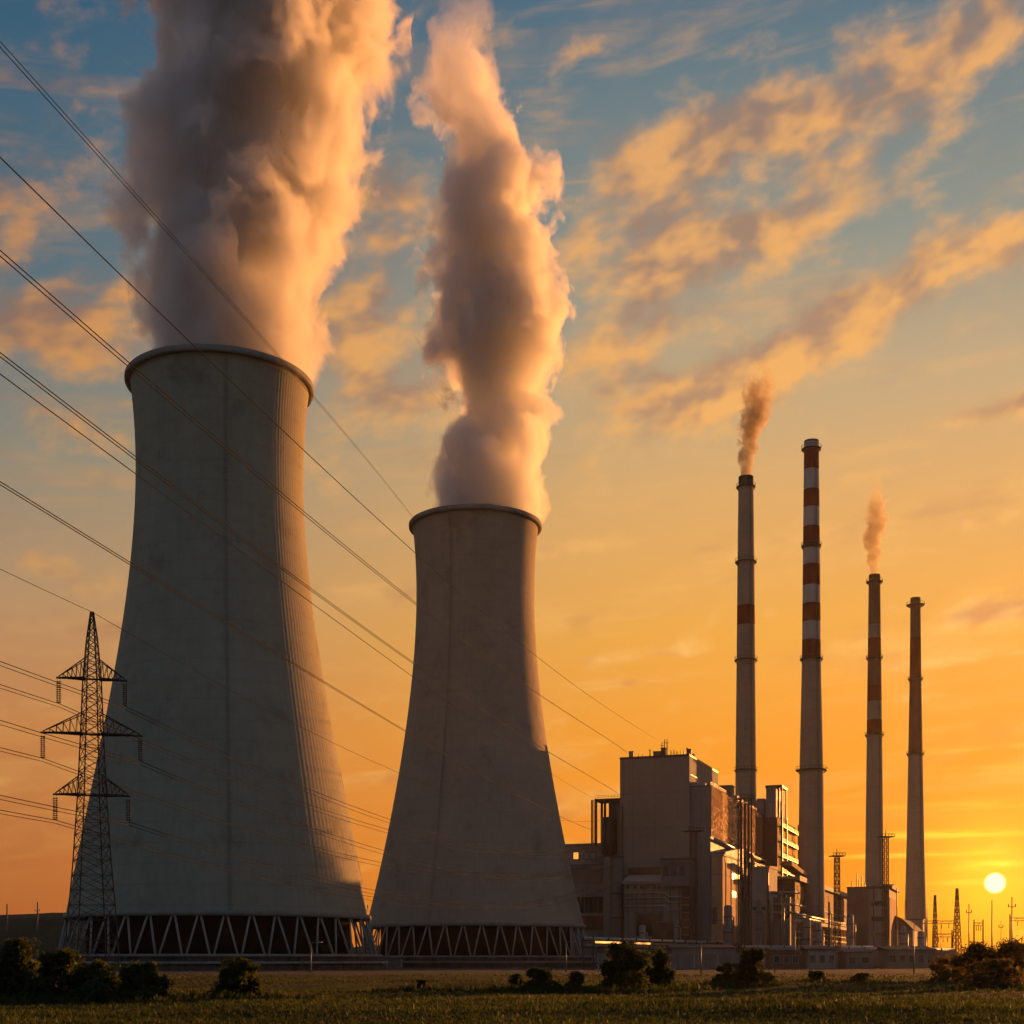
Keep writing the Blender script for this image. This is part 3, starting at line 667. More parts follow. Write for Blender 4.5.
for k in range(9):
    y = e0+8+k*20; b = MB(o); b.box(dl+1.2, dl+4.2, y, y+4+k % 3*2, ez+1.11, ez+2.6+(k % 3)*.7); b.build('roof_vent', M['facade2'], t)
for k, (xx, zz) in enumerate(((dl+5.6, ez+2.2), (dl+6.6, ez+2.9), (d2+.9, ez-3.2), (d2+1.1, ez-5.2))):
    b = MB(o); b.tube([(xx, e0-1, zz), (xx, e0+60, zz+.1), (xx, e1-4, zz)], .38 if k % 2 else .26, 6)
    b.build('pipe', M['pipe'], t)
b = MB(o)
for k in range(34): y = e0+k*6; b.bar((dl+6.2, y, ez+1.05), (dl+6.2, y, ez+3.1), .16); b.bar((d2+1.5, y, 0), (d2+1.5, y, ez-2.8), .2); b.bar((d2+.4, y, ez-3.5), (d2+1.6, y, ez-3.5), .16)
b.build('pipe_stand', M['steel'], t)
# --- end block E in front of third stack
t, o = fthing('workshop_block', 'tall grey block with a lean roof in front of the thin smokestack', 'workshop', 50, 60)
xa, xb, xc = LX(847, 70), LX(868, 60), LX(888.5, 60); yb = LY(896.5, xc)
ztE = ZZ(888.5, xc, 60)
b = MB(o); b.box(xb, xc, 60, yb, 0, ztE); b.build('wall', M['conc'], t)
b = MB(o); b.prism([(59.6, ztE+.003), (yb+.3, ztE+.003), (yb+.3, ztE+.8), (60+ (yb-60)*.4, ztE+2.2), (59.6, ztE+.9)], 'x', xb-.2, xc+1.3); b.build('roof', M['roof'], t)
b = MB(o); b.box(xc+.01, xc+.15, 63, yb-.6, 2, ztE-3); b.build('side_cladding', M['clad2'], t)
b = MB(o)
for k in range(3): x = xb+2+k*4.; b.bar((x, 59.7, 0), (x, 59.7, ztE), .35)
b.build('downpipe', M['steel'], t)
b = MB(o)
for k in range(4): b.box(xb+1.2, xc-1.2, 59.9, 60.05, 5+k*5.5, 6.6+k*5.5)
b.build('window_band', M['window'], t)
t, o = fthing('coal_bunker', 'plain pale block left of the workshop below the thin smokestack', 'bunker', 44, 75)
b = MB(o); b.box(xa, xb-.3, 70, 84, 0, ZZ(888, xa, 70)); b.build('wall', M['pale'], t)
b = MB(o); b.box(xa-.2, xb-.2, 69.7, 84.3, ZZ(888, xa, 70)+.003, ZZ(887, xa, 70)); b.build('roof', M['roof'], t)
b = MB(o)
for px, h in ((852, 3), (857, 6), (859, 3.5), (862, 4.5), (865, 2.5)): b.bar((LX(px, 76), 76, ZZ(888, xa, 70)), (LX(px, 76), 76, ZZ(888, xa, 70)+h), .3)
b.build('aerial', M['steel'], t)
# --- curved roof shed F
t, o = fthing('curved_shed', 'low shed with a curved roof between the two right hand smokestacks', 'shed', 66, 85)
xa, xb = LX(893, 85), LX(913, 85); z0 = ZZ(941, xa, 85)
b = MB(o); b.box(xa, xb, 85, 140, 0, z0+4); b.build('wall', M['conc'], t)
b = MB(o); pts = [(xa-.4+(xb-xa+.8)*k/12, z0+4.01+5.5*math.sin(math.pi*(k/12)*.5+math.pi/2)) for k in range(13)]
b.prism([(xa-.4, z0+4.004)]+pts[:-1]+[(xb+.4, z0+4.004)], 'y', 84.6, 140.4); b.build('roof', M['roof'], t)
t, o = fthing('gate_lodge', 'flat grey lodge at the foot of the rightmost smokestack', 'lodge', 74, 60)
xa, xb = LX(896, 110), LX(916, 110)
b = MB(o); b.box(xa, xb, 150, 160, 0, ZZ(920, xa, 150)); b.build('wall', M['conc'], t)
b = MB(o); b.box(xa-.3, xb+.3, 149.7, 160.3, ZZ(920, xa, 150)+.003, ZZ(919, xa, 150)); b.build('roof', M['roof'], t)

# ------------------------------------------------------------------ vessels and vents between the blocks
def vessel(px, y0, hw, D, label, kind='drum', mat='facade2'):
    X = PX(px, D); h = PZ(y0, D); r_ = hw*D/F; t = thing('process_vessel' if kind == 'drum' else 'vent_stack', label, 'vessel' if kind == 'drum' else 'vent', (X, D, 0), 0, 'vessels and vents beside the long halls')
    b = MB(); b.lathe([(r_, 0), (r_, h-r_*.5), (r_*.8, h-r_*.15), (.05, h)] if kind == 'drum' else [(r_, 0), (r_*.8, h), (r_*.6, h), (r_*.6, h-2)], 20); b.build('shell', M[mat], t)
    for k in range(3): z = h*(.3+.25*k); b = MB(); b.lathe([(r_+.0, z), (r_+.22, z), (r_+.22, z+.3), (r_+.0, z+.3)], 20); b.build('hoop', M['steel'], t)
    b = MB(); b.tube([(r_+.5, -.3, 0), (r_+.5, -.3, h*.8), (r_*.5, -.1, h*.86)], .22, 6); b.build('pipe', M['pipe'], t)
vessel(728, 905, 4, 436, 'short drum vessel left of the tall column cluster')
vessel(759, 899, 3, 440, 'drum vessel just right of the tall column cluster')
vessel(768, 885, 1.3, 438, 'thin vent rising beside the pump house', 'vent', 'steel')
vessel(781, 893, 1., 430, 'thin vent before the compressor house', 'vent', 'steel')
vessel(806, 918, 4.5, 442, 'squat drum vessel in front of the lean-to bay', mat='pale')
vessel(818, 922, 3.6, 442, 'second squat drum vessel, right of the first', mat='conc')
vessel(829, 902, 1.1, 436, 'thin vent left of the lattice mast by the machine hall', 'vent', 'steel')
vessel(850, 914, 3.4, 446, 'drum vessel at the foot of the plain pale block', mat='facade2')
vessel(903, 926, 3., 470, 'drum vessel between the two right hand smokestacks', mat='conc')
vessel(921, 931, 3.4, 470, 'low drum vessel right of the rightmost smokestack', mat='conc')
vessel(676, 918, 2.6, 430, 'small drum vessel in front of the switch house', mat='pale')
vessel(642, 925, 3.5, 425, 'small drum vessel in front of the garage opening', mat='conc')
# ------------------------------------------------------------------ pipe racks, walls, low sheds in front
def pipe_rack(pa, pb, Da, Db, z, label, nposts, group='pipe bridges in front of the station'):
    A = Vector((PX(pa, Da), Da, 0)); B = Vector((PX(pb, Db), Db, 0))
    t = thing('pipe_bridge', label, 'pipe bridge', A, 0, group); o = A
    d = (B-A).normalized(); nrm = Vector((-d.y, d.x, 0))
    for off, zz, r in ((-.9, z, .42), (0., z+.15, .3), (.9, z, .5), (.2, z-1.7, .35)):
        b = MB(o); b.tube([A+nrm*off+Vector((0, 0, zz)), A.lerp(B, .5)+nrm*off+Vector((0, 0, zz)), B+nrm*off+Vector((0, 0, zz))], r, 8); b.build('pipe', M['pipe'], t)
    for i in range(nposts+1):
        p = A.lerp(B, i/nposts); b = MB(o)
        for off in (-1.5, 1.5): b.bar(p+nrm*off, p+nrm*off+Vector((0, 0, z+.4)), .35)
        b.bar(p-nrm*1.6+Vector((0, 0, z-.5)), p+nrm*1.6+Vector((0, 0, z-.5)), .35); b.bar(p-nrm*1.6+Vector((0, 0, z-2.2)), p+nrm*1.6+Vector((0, 0, z-2.2)), .3)
        b.build('trestle', M['steel'], t)
    b = MB(o); b.bar(A+nrm*1.7+Vector((0, 0, z-.9)), B+nrm*1.7+Vector((0, 0, z-.9)), .4); b.bar(A-nrm*1.7+Vector((0, 0, z-.9)), B-nrm*1.7+Vector((0, 0, z-.9)), .5); b.build('girder', M['galv'], t)
pipe_rack(588, 732, 352, 455, 7.6, 'pipe bridge on steel trestles running from the smaller tower to the boiler house', 12)
pipe_rack(742, 872, 425, 440, 6.2, 'pipe bridge on steel trestles in front of the machine hall', 10)
pipe_rack(845, 952, 395, 420, 5.4, 'rightmost pipe bridge, below the thin smokestack', 7)
def wall_run(px0, px1, D, h, mat, label, rec='wall', pitch=6.):
    A = PX(px0, D); B = PX(px1, D); t = thing('perimeter_wall', label, 'wall', (A, D, 0)); o = (A, D, 0)
    b = MB(o); b.box(A, B, D, D+.3, -.3, h); b.build('panel', mat, t)
    b = MB(o); b.box(A-.1, B+.1, D-.1, D+.4, h+.003, h+.25); b.build('coping', M['pale'], t)
    n = max(2, int((B-A)/pitch))
    for i in range(n+1): x = A+(B-A)*i/n; b = MB(o); b.box(x-.22, x+.22, D-.18, D-.003, -.3, h+.1); b.build('post', M['conc'], t)
wall_run(598, 742, 350, 3.6, M['wall'], 'dark panel wall below the first pipe bridge, right of the smaller tower')
wall_run(764, 862, 372, 3.4, M['brick'], 'dark brick wall in front of the machine hall')
wall_run(866, 958, 380, 3.9, M['pale'], 'paler wall below the two rightmost smokestacks')
def shed(px0, px1, D, h, dep, label, wm, nwin=4):
    A, B = PX(px0, D), PX(px1, D); t = thing('low_shed', label, 'shed', ((A+B)/2, D, 0)); o = ((A+B)/2, D, 0)
    b = MB(o); b.box(A, B, D, D+dep, 0, h); b.build('wall', wm, t)
    b = MB(o); b.prism([(D-.4, h+.003), (D+dep+.4, h+.003), (D+dep+.4, h+1.3), (D-.4, h+.45)], 'x', A-.4, B+.4); b.build('roof', M['roof'], t)
    for i in range(nwin):
        x = A+(B-A)*(i+.5)/nwin; w = (B-A)/nwin*.28; b = MB(o); b.box(x-w-.15, x+w+.15, D-.08, D-.003, h*.3, h*.78); f = b.build('window', M['conc'], t)
        b = MB(o); b.box(x-w, x+w, D-.12, D-.083, h*.34, h*.74); b.build('pane', M['window'], f)
shed(672, 735, 372, 5.2, 10, 'long low shed behind the dark panel wall', M['facade2'], 7)
shed(772, 800, 360, 4.4, 8, 'small dark shed left of the brick wall centre', M['brick'], 3)
shed(808, 836, 358, 4.6, 8, 'small grey shed right of the brick wall centre', M['conc'], 3)
shed(888, 935, 366, 4.6, 9, 'pale shed at the foot of the rightmost smokestack', M['pale'], 5)
shed(846, 872, 361, 4.0, 9, 'little shed below the thin smokestack', M['wall'], 2)
# tower forecourt: long low wall between the two basins
wall_run(0, 62, 325, 1.6, M['wall'], 'low dark wall at the left of the largest tower')
wall_run(372, 402, 372, 2.4, M['wall'], 'short low wall joining the two cooling tower basins')

# ------------------------------------------------------------------ masts
def mast(px, ytop, D, w0, w1, label, kind='lattice', cat='mast', head=True, group='lattice masts on the station ground', z0=0.):
    X = PX(px, D); t = thing('lattice_mast', label, cat, (X, D, 0), R(12), group); h = PZ(ytop, D)
    b = MB(); lattice(b, 0, 0, 0, h-.8, w0, w1, max(6, int(h/2.2)), .2, .11); b.build('lattice', M['steel'], t)
    if head:
        b = MB(); b.box(-w1-.8, w1+.8, -w1-.5, w1+.5, h-.8, h-.5); handrail(b, (-w1-.8, -w1-.5), (w1+.8, -w1-.5), h-.5, 4, .8, .12); b.build('platform', M['steel'], t)
        b = MB(); b.bar((0, 0, h-.5), (0, 0, h+1.6), .15); b.build('rod', M['steel'], t)
    return t
mast(693.5, 829, 428, 2.0, 1.7, 'lattice mast standing in front of the boiler house right corner')
mast(837, 854, 430, 1.6, 1.2, 'lattice mast in front of the machine hall, right of the tallest smokestack')
mast(885.5, 835, 470, 1.7, 1.5, 'lattice mast hugging the right side of the thin smokestack')
mast(935, 893, 520, 1.9, .5, 'thin lattice mast right of the rightmost smokestack', head=False)
mast(957, 886, 470, 2.6, .5, 'tapering lattice mast nearest to the setting sun on its left', head=False)
# the cluster of tall columns in front of the first stack
X = PX(746, 425); t = thing('pipe_mast', 'cluster of tall dark steel columns below the smoking banded stack', 'mast', (X, 425, 0), R(8)); h = PZ(799, 425)
for x in (-1.7, -.6, .6, 1.7): b = MB(); b.bar((x, 0, 0), (x, 0, h), .42 if abs(x) > 1 else .3); b.bar((x, 2.4, 0), (x, 2.4, h-1), .35); b.build('column', M['steel'], t)
b = MB()
for k in range(int(h/3)):
    z = 1.5+k*3; b.bar((-1.7, 0, z), (1.7, 0, z), .15); b.bar((-1.7, 0, z), (1.7, 0, z+3), .1); b.bar((1.7, 2.4, z), (-1.7, 2.4, z+3), .1); b.bar((-1.7, 0, z), (-1.7, 2.4, z), .12); b.bar((1.7, 0, z), (1.7, 2.4, z), .12)
b.build('bracing', M['steel'], t)
b = MB(); b.box(-2.4, 2.4, -.6, 3., h, h+.35); handrail(b, (-2.3, -.5), (2.3, -.5), h+.35, 5); b.build('platform', M['steel'], t)
# poles and gantries of the switchyard
def pole(px, ytop, D, r, label, arm=None):
    X = PX(px, D); t = thing('line_pole', label, 'pole', (X, D, 0), 0, 'slender poles of the switchyard'); h = PZ(ytop, D)
    b = MB(); b.bar((0, 0, 0), (0, 0, h), r*2, r, 8); b.build('shaft', M['steel'], t)
    if arm: b = MB(); b.bar((-arm, 0, h*.86), (arm, 0, h*.86), .22); b.build('cross_arm', M['steel'], t)
    for s in (-1, 1):
        if arm: b = MB(); b.lathe([(.05, h*.86+.1), (.22, h*.86+.3), (.1, h*.86+.5), (.22, h*.86+.7), (.05, h*.86+1.)], 8, (s*arm*.9, 0)); b.build('insulator', M['insul'], t)
pole(969, 904, 480, .3, 'slender pole just right of the tapering lattice mast', .9)
pole(992, 900, 450, .3, 'slender pole directly beneath the sun')
pole(1012, 897, 440, .32, 'last slender pole at the right edge, past the sun', 1.2)
pole(1001, 921, 500, .2, 'shortest slender pole behind the hedge', .8)
pole(367.5, 905, 620, .5, 'far pole glimpsed in the gap between the two cooling towers')
pole(7, 904, 610, .5, 'far mast on the hill at the left edge')
pole(37.5, 902, 610, .5, 'far mast on the hill beside the pylon', 1.2)
for px, yt in ((927, 908), (941, 925), (905, 900)): pole(px, yt, 560, .22, {927: 'thin pole right beside the rightmost smokestack', 941: 'short thin pole between the two bare lattice masts', 905: 'thin pole between the two right hand smokestacks'}[px])
def gantry(px0, px1, y, D, label):
    A, B = PX(px0, D), PX(px1, D); z = PZ(y, D); t = thing('switchyard_gantry', label, 'gantry', (A, D, 0), 0, 'switchyard gantries'); o = (A, D, 0)
    for x in (A, B): b = MB(o); b.bar((x, D, 0), (x, D, z+1.2), .5, .3); b.build('post', M['steel'], t)
    b = MB(o); b.bar((A, D, z), (B, D, z), .28); b.bar((A, D, z-.9), (B, D, z-.9), .2)
    n = max(3, int((B-A)/1.4))
    for i in range(n): b.bar((A+(B-A)*i/n, D, z-.9), (A+(B-A)*(i+1)/n, D, z if i % 2 else z-.9), .12)
    b.build('beam', M['steel'], t)
    for k in range(3):
        x = A+(B-A)*(k+1)/4; b = MB(o); b.bar((x, D, z-.9), (x, D, z-2.6), .22, .22, 6); b.build('insulator', M['insul'], t)
gantry(927, 956, 921, 500, 'wide gantry strung between the two bare lattice masts')
gantry(974, 983, 923, 470, 'narrow goalpost gantry left of the setting sun')
gantry(1010, 1040, 918, 460, 'gantry leaving the frame at the right edge')
gantry(934, 952, 934, 430, 'low gantry close to the pale wall')
# street lamps / posts by the wall
def lamp(px, ytop, ybase, label):
    D = EYE*F/(ybase-HOR); X = PX(px, D); h = PZ(ytop, D)
    t = thing('lamp_post', label, 'lamp post', (X, D, 0), 0, 'lamp posts along the perimeter')
    b = MB(); b.bar((0, 0, 0), (0, 0, h), .24, .14, 8); b.build('post', M['galv'], t)
    b = MB(); b.tube([(0, 0, h-.05), (.5, -.1, h+.25), (1.3, -.2, h+.3)], .06, 6); b.build('arm', M['galv'], t)
    b = MB(); b.box(1.1, 1.9, -.4, -.05, h+.2, h+.36); b.build('lamp_head', M['pipe'], t)
lamp(795, 917, 970, 'pale lamp post in front of the compressor house')
lamp(701, 940, 974, 'lamp post in front of the dark panel wall')
lamp(914, 925, 973, 'lamp post at the foot of the rightmost smokestack')
lamp(311, 944, 973, 'lamp post in front of the largest cooling tower')
lamp(566, 943, 972, 'lamp post in front of the smaller cooling tower')

# ------------------------------------------------------------------ the pylon
DP = 154.; XP = PX(92, DP); s = DP/F
t = thing('lattice_pylon', 'three armed steel lattice pylon in front of the largest cooling tower', 'pylon', (XP, DP, 0), R(14))
lv = [(0, 4.7), (PZ(920, DP), 4.1), (PZ(860, DP), 3.2), (PZ(795, DP), 2.45), (PZ(734, DP), 1.95), (PZ(678, DP), 1.55), (PZ(640, DP), .95), (PZ(612, DP), .25)]
b = MB()
ns = [3, 4, 5, 5, 5, 5, 4]
for (za, wa), (zb, wb), n in zip(lv, lv[1:], ns): lattice(b, 0, 0, za, zb, wa, wb, n, .135, .055, R(20))
b.build('mast', M['pylon'], t)
for (yy, half, rise) in ((679, 3.5, 20), (734, 5.15, 21), (795, 3.85, 20)):
    z = PZ(yy, DP); w = float(np.interp(z, [l[0] for l in lv], [l[1] for l in lv]))/2; zt = z+rise*s
    b = MB()
    for sx in (-1, 1):
        tip = Vector((sx*half, 0, z)); n = 6
        for sy in (-1, 1):
            r0 = Vector((sx*w, sy*w, z)); u0 = Vector((sx*w*.85, sy*w*.85, zt)); b.bar(r0, tip, .15); b.bar(u0, tip+Vector((0, 0, .12)), .1)
            for k in range(n):
                p = r0.lerp(tip, k/n); q = u0.lerp(tip, k/n); q2 = u0.lerp(tip, (k+1)/n)
                b.bar(p, q, .055); b.bar(p, q2, .055)
        for k in range(n):
            b.bar(Vector((sx*w, -w, z)).lerp(tip, k/n), Vector((sx*w, w, z)).lerp(tip, (k+1)/n), .05)
    b.box(-half-.25, half+.25, -.11, .11, z-.12, z+.06)
    arm = b.build('cross_arm', M['pylon'], t)
    for sx in (-1, 1):
        b = MB(); L = 2.75
        for dxx in (-.16, .16): b.bar((sx*half+dxx, 0, z-.1), (sx*half+dxx*.8, 0, z-L), .035)
        for k in range(11):
            zz = z-.4-k*.21; b.lathe([(.04, zz), (.15, zz-.05), (.16, zz-.1), (.04, zz-.13)], 10, (sx*half-.13, 0)); b.lathe([(.04, zz), (.15, zz-.05), (.16, zz-.1), (.04, zz-.13)], 10, (sx*half+.13, 0))
        b.bar((sx*half-.25, 0, z-L), (sx*half+.25, 0, z-L), .1)
        b.build('insulator_string', M['insul'], arm)
for sx in (-1, 1):
    for sy in (-1, 1):
        b = MB(); b.box(sx*2.8-.5, sx*2.8+.5, sy*2.8-.5, sy*2.8+.5, -.4, .35); b.build('footing', M['conc'], t)

# ------------------------------------------------------------------ overhead conductors: each hangs in its own vertical plane
def wire(P0, P1, pts, label, r=.045, sub=None, deg=2, group='overhead conductors'):
    (x0, y0), (x1, y1) = P0, P1; S = []; Z = []
    for px, py in pts:
        a = (px-512)/F; s_ = (a*y0-x0)/((x1-x0)-a*(y1-y0)); Y = y0+(y1-y0)*s_
        S.append(s_); Z.append(PZ(py, Y))
    cf = np.polyfit(S, Z, min(deg, len(S)-1)); o = (x0, y0, float(np.polyval(cf, 0)))
    L = math.hypot(x1-x0, y1-y0)
    offs = sub or [(0, 0)]; b = MB(o)
    for ox, oz in offs:
        b.tube([(x0+(x1-x0)*k/40+ox, y0+(y1-y0)*k/40, float(np.polyval(cf, k/40))+oz) for k in range(41)], r, 5)
    w = b.build('overhead_cable', M['wire']); tag(w, label, 'cable', group)
two = [(0, 0), (.42, -.10)]
wire((-30, 20), (-30.9, 437), [(0, 45), (100, 160), (278, 357), (412, 517)], 'topmost twin cable, climbing from the upper left to the smaller tower rim', .028, [(0, 0), (.38, -.08)], 2)
wire((-32, 20), (47, 461), [(0, 157), (194, 345), (310, 455), (413, 554), (538, 656), (625, 720), (660, 742)], 'second cable from the top, ending at the boiler house roof aerials', .034, None, 3)
wire((-31, 20), (38, 463), [(0, 255), (129, 369), (205, 431), (305, 516), (410, 600), (539, 695), (627, 753)], 'third cable from the top, a twin ending at the boiler house roof corner', .03, two, 3)
wire((-33, 20), (35, 464), [(0, 357), (138, 463), (240, 535), (340, 614), (413, 663), (548, 752), (617, 793)], 'fourth cable from the top, ending at the boiler house left wall', .03, [(0, 0), (.4, -.1)], 3)
wire((-33.5, 20), (28, 464), [(0, 380), (125, 463), (240, 545), (340, 626), (413, 678), (551, 773), (596, 799)], 'fifth cable from the top, ending above the dust hopper', .032, None, 3)
wire((-34, 20), (27, 464), [(0, 480), (78, 534), (133, 569), (234, 628), (316, 681), (400, 727), (500, 785), (547, 811), (592, 830)], 'sixth cable from the top, a twin ending at the hopper stair mast', .028, two, 3)
ca, sa = math.cos(R(14)), math.sin(R(14))
def arm(sx, half, yy): return (XP+sx*half*ca, DP+sx*half*sa), PZ(yy, DP)-2.85
def seg(P0, z0, P1, z1, sag, label, r=.042):
    o = (*P0, z0); b = MB(o)
    b.tube([(P0[0]+(P1[0]-P0[0])*k/30, P0[1]+(P1[1]-P0[1])*k/30, z0+(z1-z0)*k/30-4*sag*(k/30)*(1-k/30)) for k in range(31)], r, 5)
    if r > .035:
        b.tube([(P0[0]+(P1[0]-P0[0])*k/30, P0[1]+(P1[1]-P0[1])*k/30, z0-.35+(z1-z0)*k/30-4*sag*1.05*(k/30)*(1-k/30)) for k in range(31)], r*.85, 5)
    tag(b.build('overhead_cable', M['wire']), label, 'cable', 'pylon conductors')
ld = Vector((28-XP, 440-DP)).normalized()
near_end = Vector((XP, DP))-ld*150
far_end = Vector((28, 445))
nm = {679: 'upper', 734: 'middle', 795: 'lower'}
for (yy, half) in ((679, 3.5), (734, 5.15), (795, 3.85)):
    for sx in (-1, 1):
        P0, z0 = arm(sx, half, yy); off = Vector((ld.y, -ld.x))*sx*half
        side = 'left' if sx < 0 else 'right'
        q = near_end+off; zf = z0+9
        seg(P0, z0, (q.x, q.y), z0+7, 1.6, f'cable reaching the {side} end of the pylon\'s {nm[yy]} arm from the left edge')
        q = far_end+off*.8
        seg(P0, z0, (q.x, q.y), z0+8, 7.5, f'cable leaving the {side} end of the pylon\'s {nm[yy]} arm across the towers')
q = near_end; seg((XP, DP), PZ(612, DP), (q.x, q.y), PZ(612, DP)+9, 2., 'earth wire reaching the pylon tip from the left edge', .03)
q = far_end; seg((XP, DP), PZ(612, DP), (q.x, q.y), PZ(612, DP)+6, 7., 'earth wire leaving the pylon tip across the largest tower', .03)

# ------------------------------------------------------------------ bushes and hedge
def bush(px0, px1, ytop, ybase, label, mat='leaf', name='bush', group='bushes at the edge of the field', dens=1., tall=None):
    D = EYE*F/(ybase-HOR); X = PX((px0+px1)/2, D); w = (px1-px0)*D/F*1.12; h = PZ(ytop, D); t = thing(name, label, 'bush', (X, D, 0), 0, group)
    rr = random.Random(int(px0*7+px1)); lobes = []
    for k in range(30):
        a = rr.uniform(0, 2*math.pi); q = rr.uniform(.05, .42)*w
        zz = (rr.uniform(.06, .86) if k > 8 else rr.uniform(.05, .3))*h; lim = 1-.6*(zz/h)**2.2
        lobes.append((q*math.cos(a)*lim, q*math.sin(a)*lim*.8, zz, rr.uniform(.09, .19)*w*lim, rr.uniform(.08, .17)*h))
    b = MB(); N = int(4200*dens)
    for i in range(N):
        lx_, ly_, lz_, rw, rh = lobes[i % 30]
        d = Vector((rr.gauss(0, 1), rr.gauss(0, 1), rr.gauss(0, 1))).normalized()*(rr.uniform(.3, 1.)**.5*(1.+.9*rr.random()**4))
        c = Vector((lx_+d.x*rw, ly_+d.y*rw, max(.1, lz_+d.z*rh))); sz = rr.uniform(.09, .2)
        u = Vector((rr.gauss(0, 1), rr.gauss(0, 1), rr.gauss(0, 1))).normalized(); v = u.cross(Vector((rr.gauss(0, 1), rr.gauss(0, 1), rr.gauss(0, 1)))).normalized()
        b.add([c-u*sz, c+v*sz*.5, c+u*sz, c-v*sz*.5], [(0, 1, 2, 3)])
    for k in range(26):
        a = rr.uniform(0, 6.28); q = rr.uniform(0, .3)*w; c0_ = Vector((q*math.cos(a), q*math.sin(a), h*rr.uniform(.7, .9))); c1_ = c0_+Vector((rr.gauss(0, .12)*w*.4, 0, rr.uniform(.05, .16)*h))
        b.bar(c0_, c1_, .05, .02)
        for j in range(10):
            c = c0_.lerp(c1_, rr.random())+Vector((rr.gauss(0, .1), rr.gauss(0, .1), 0)); u = Vector((rr.gauss(0, 1), rr.gauss(0, 1), rr.gauss(0, 1))).normalized()*.14; v = u.cross(Vector((0, .3, 1))).normalized()*.06
            b.add([c-u, c+v, c+u, c-v], [(0, 1, 2, 3)])
    b.build('foliage', M[mat], t)
    b = MB()
    for k in range(7):
        a = k*.9; b.bar((0, 0, -.1), (math.cos(a)*w*.25, math.sin(a)*w*.2, h*rr.uniform(.45, .75)), .12, .03, 5)
    b.build('stem', M['bark'], t)
bush(-16, 54, 938, 1004, 'tallest dark bush at the left edge of the field', dens=2.4)
bush(26, 96, 950, 1002, 'dark bush between the tallest left bush and the pylon foot', dens=1.8)
bush(60, 128, 962, 1003, 'wide dark bush at the foot of the pylon', dens=1.9)
bush(112, 168, 964, 1003, 'dark rounded bush just right of the pylon', dens=1.7)
bush(210, 261, 958, 1001, 'lone round bush in front of the largest cooling tower', dens=1.7)
bush(417, 427, 980, 993, 'tiny dark bush alone between the two cooling towers', dens=.3)
bush(509, 524, 974, 992, 'smallest bush in the row before the smaller tower', dens=.4)
bush(522, 560, 967, 993, 'wide low bush in the row before the smaller tower', dens=1.)
bush(564, 586, 972, 993, 'small bush at the right end of the row before the smaller tower', dens=.5)
bush(603, 649, 938, 992, 'tall dense bush right of the smaller cooling tower', dens=2.2)
bush(642, 677, 951, 991, 'dark bush touching the right side of the tall dense one', dens=1.6)
bush(714, 742, 963, 987, 'light green bush left of its dark neighbour below the banded stack', dens=.9)
bush(734, 771, 947, 987, 'dark ragged bush in front of the pump house', dens=1.6)
bush(806, 828, 971, 984, 'low bush below the tallest smokestack', dens=.5)
bush(850, 874, 973, 985, 'low bush below the thin smokestack', dens=.5)
hg = 'hedge bushes at the right edge'
bush(925, 975, 956, 984, 'first low hedge bush left of the sun', 'leafw', group=hg, dens=1.2)
bush(948, 1004, 942, 985, 'tall hedge bush directly under the sun', 'leafw', group=hg, dens=2.2)
bush(984, 1046, 937, 985, 'tallest hedge bush at the right edge', 'leafw', group=hg, dens=2.4)
bush(965, 1022, 958, 989, 'front hedge bush below the sun', 'leafw', group=hg, dens=1.6)

# ------------------------------------------------------------------ grass
BUSH = [(o.location.x, o.location.y, 2.6) for o in scn.objects if o.name.startswith('bush')]
rg = random.Random(3); vs = []; fs = []
for i in range(52000):
    y = HOR+EYE*F/1.; yy = rg.uniform(974, 1030); D = EYE*F/(yy-HOR)
    px = rg.uniform(-60, 1084); X = PX(px, D); D += rg.uniform(-1.5, 1.5)
    patch = math.sin(X*.13+D*.21)+math.sin(X*.05-D*.33+2)+math.sin(D*.9)
    h = rg.uniform(.10, .26)*(1.+.35*max(0, patch))*(1 if D < 110 else .9); w = .02+.0005*D; lean = rg.gauss(0, .1); a = rg.uniform(0, 3.14)
    z0 = max(0, min(1, (D-20)/60))*max(0, min(1, (210-D)/60))*(.16*math.sin(X*.05+D*.11)+.12*math.sin(D*.21+X*.013+1)+.06*math.sin(X*.31+D*.17))-.03
    if i % 3 == 0 and BUSH:
        bx_, by_, bw_ = BUSH[i % len(BUSH)]; X = bx_+rg.gauss(0, bw_*.55); D = by_+rg.gauss(0, bw_*.4)-.3; h = rg.uniform(.15, .55); w *= 1.1
    n = len(vs); c_, s__ = math.cos(a)*w, math.sin(a)*w
    vs += [(X-c_, D-s__, z0), (X+c_, D+s__, z0), (X+lean, D+lean*.5, z0+h), (X-lean*1.5+.05, D, z0+h*.8)]; fs += [(n, n+1, n+2), (n, n+1, n+3)]
b = MB(); b.add(vs, fs); tag(b.build('grass', M['blade']), 'rough grass of the field in front of the station', kind='stuff')

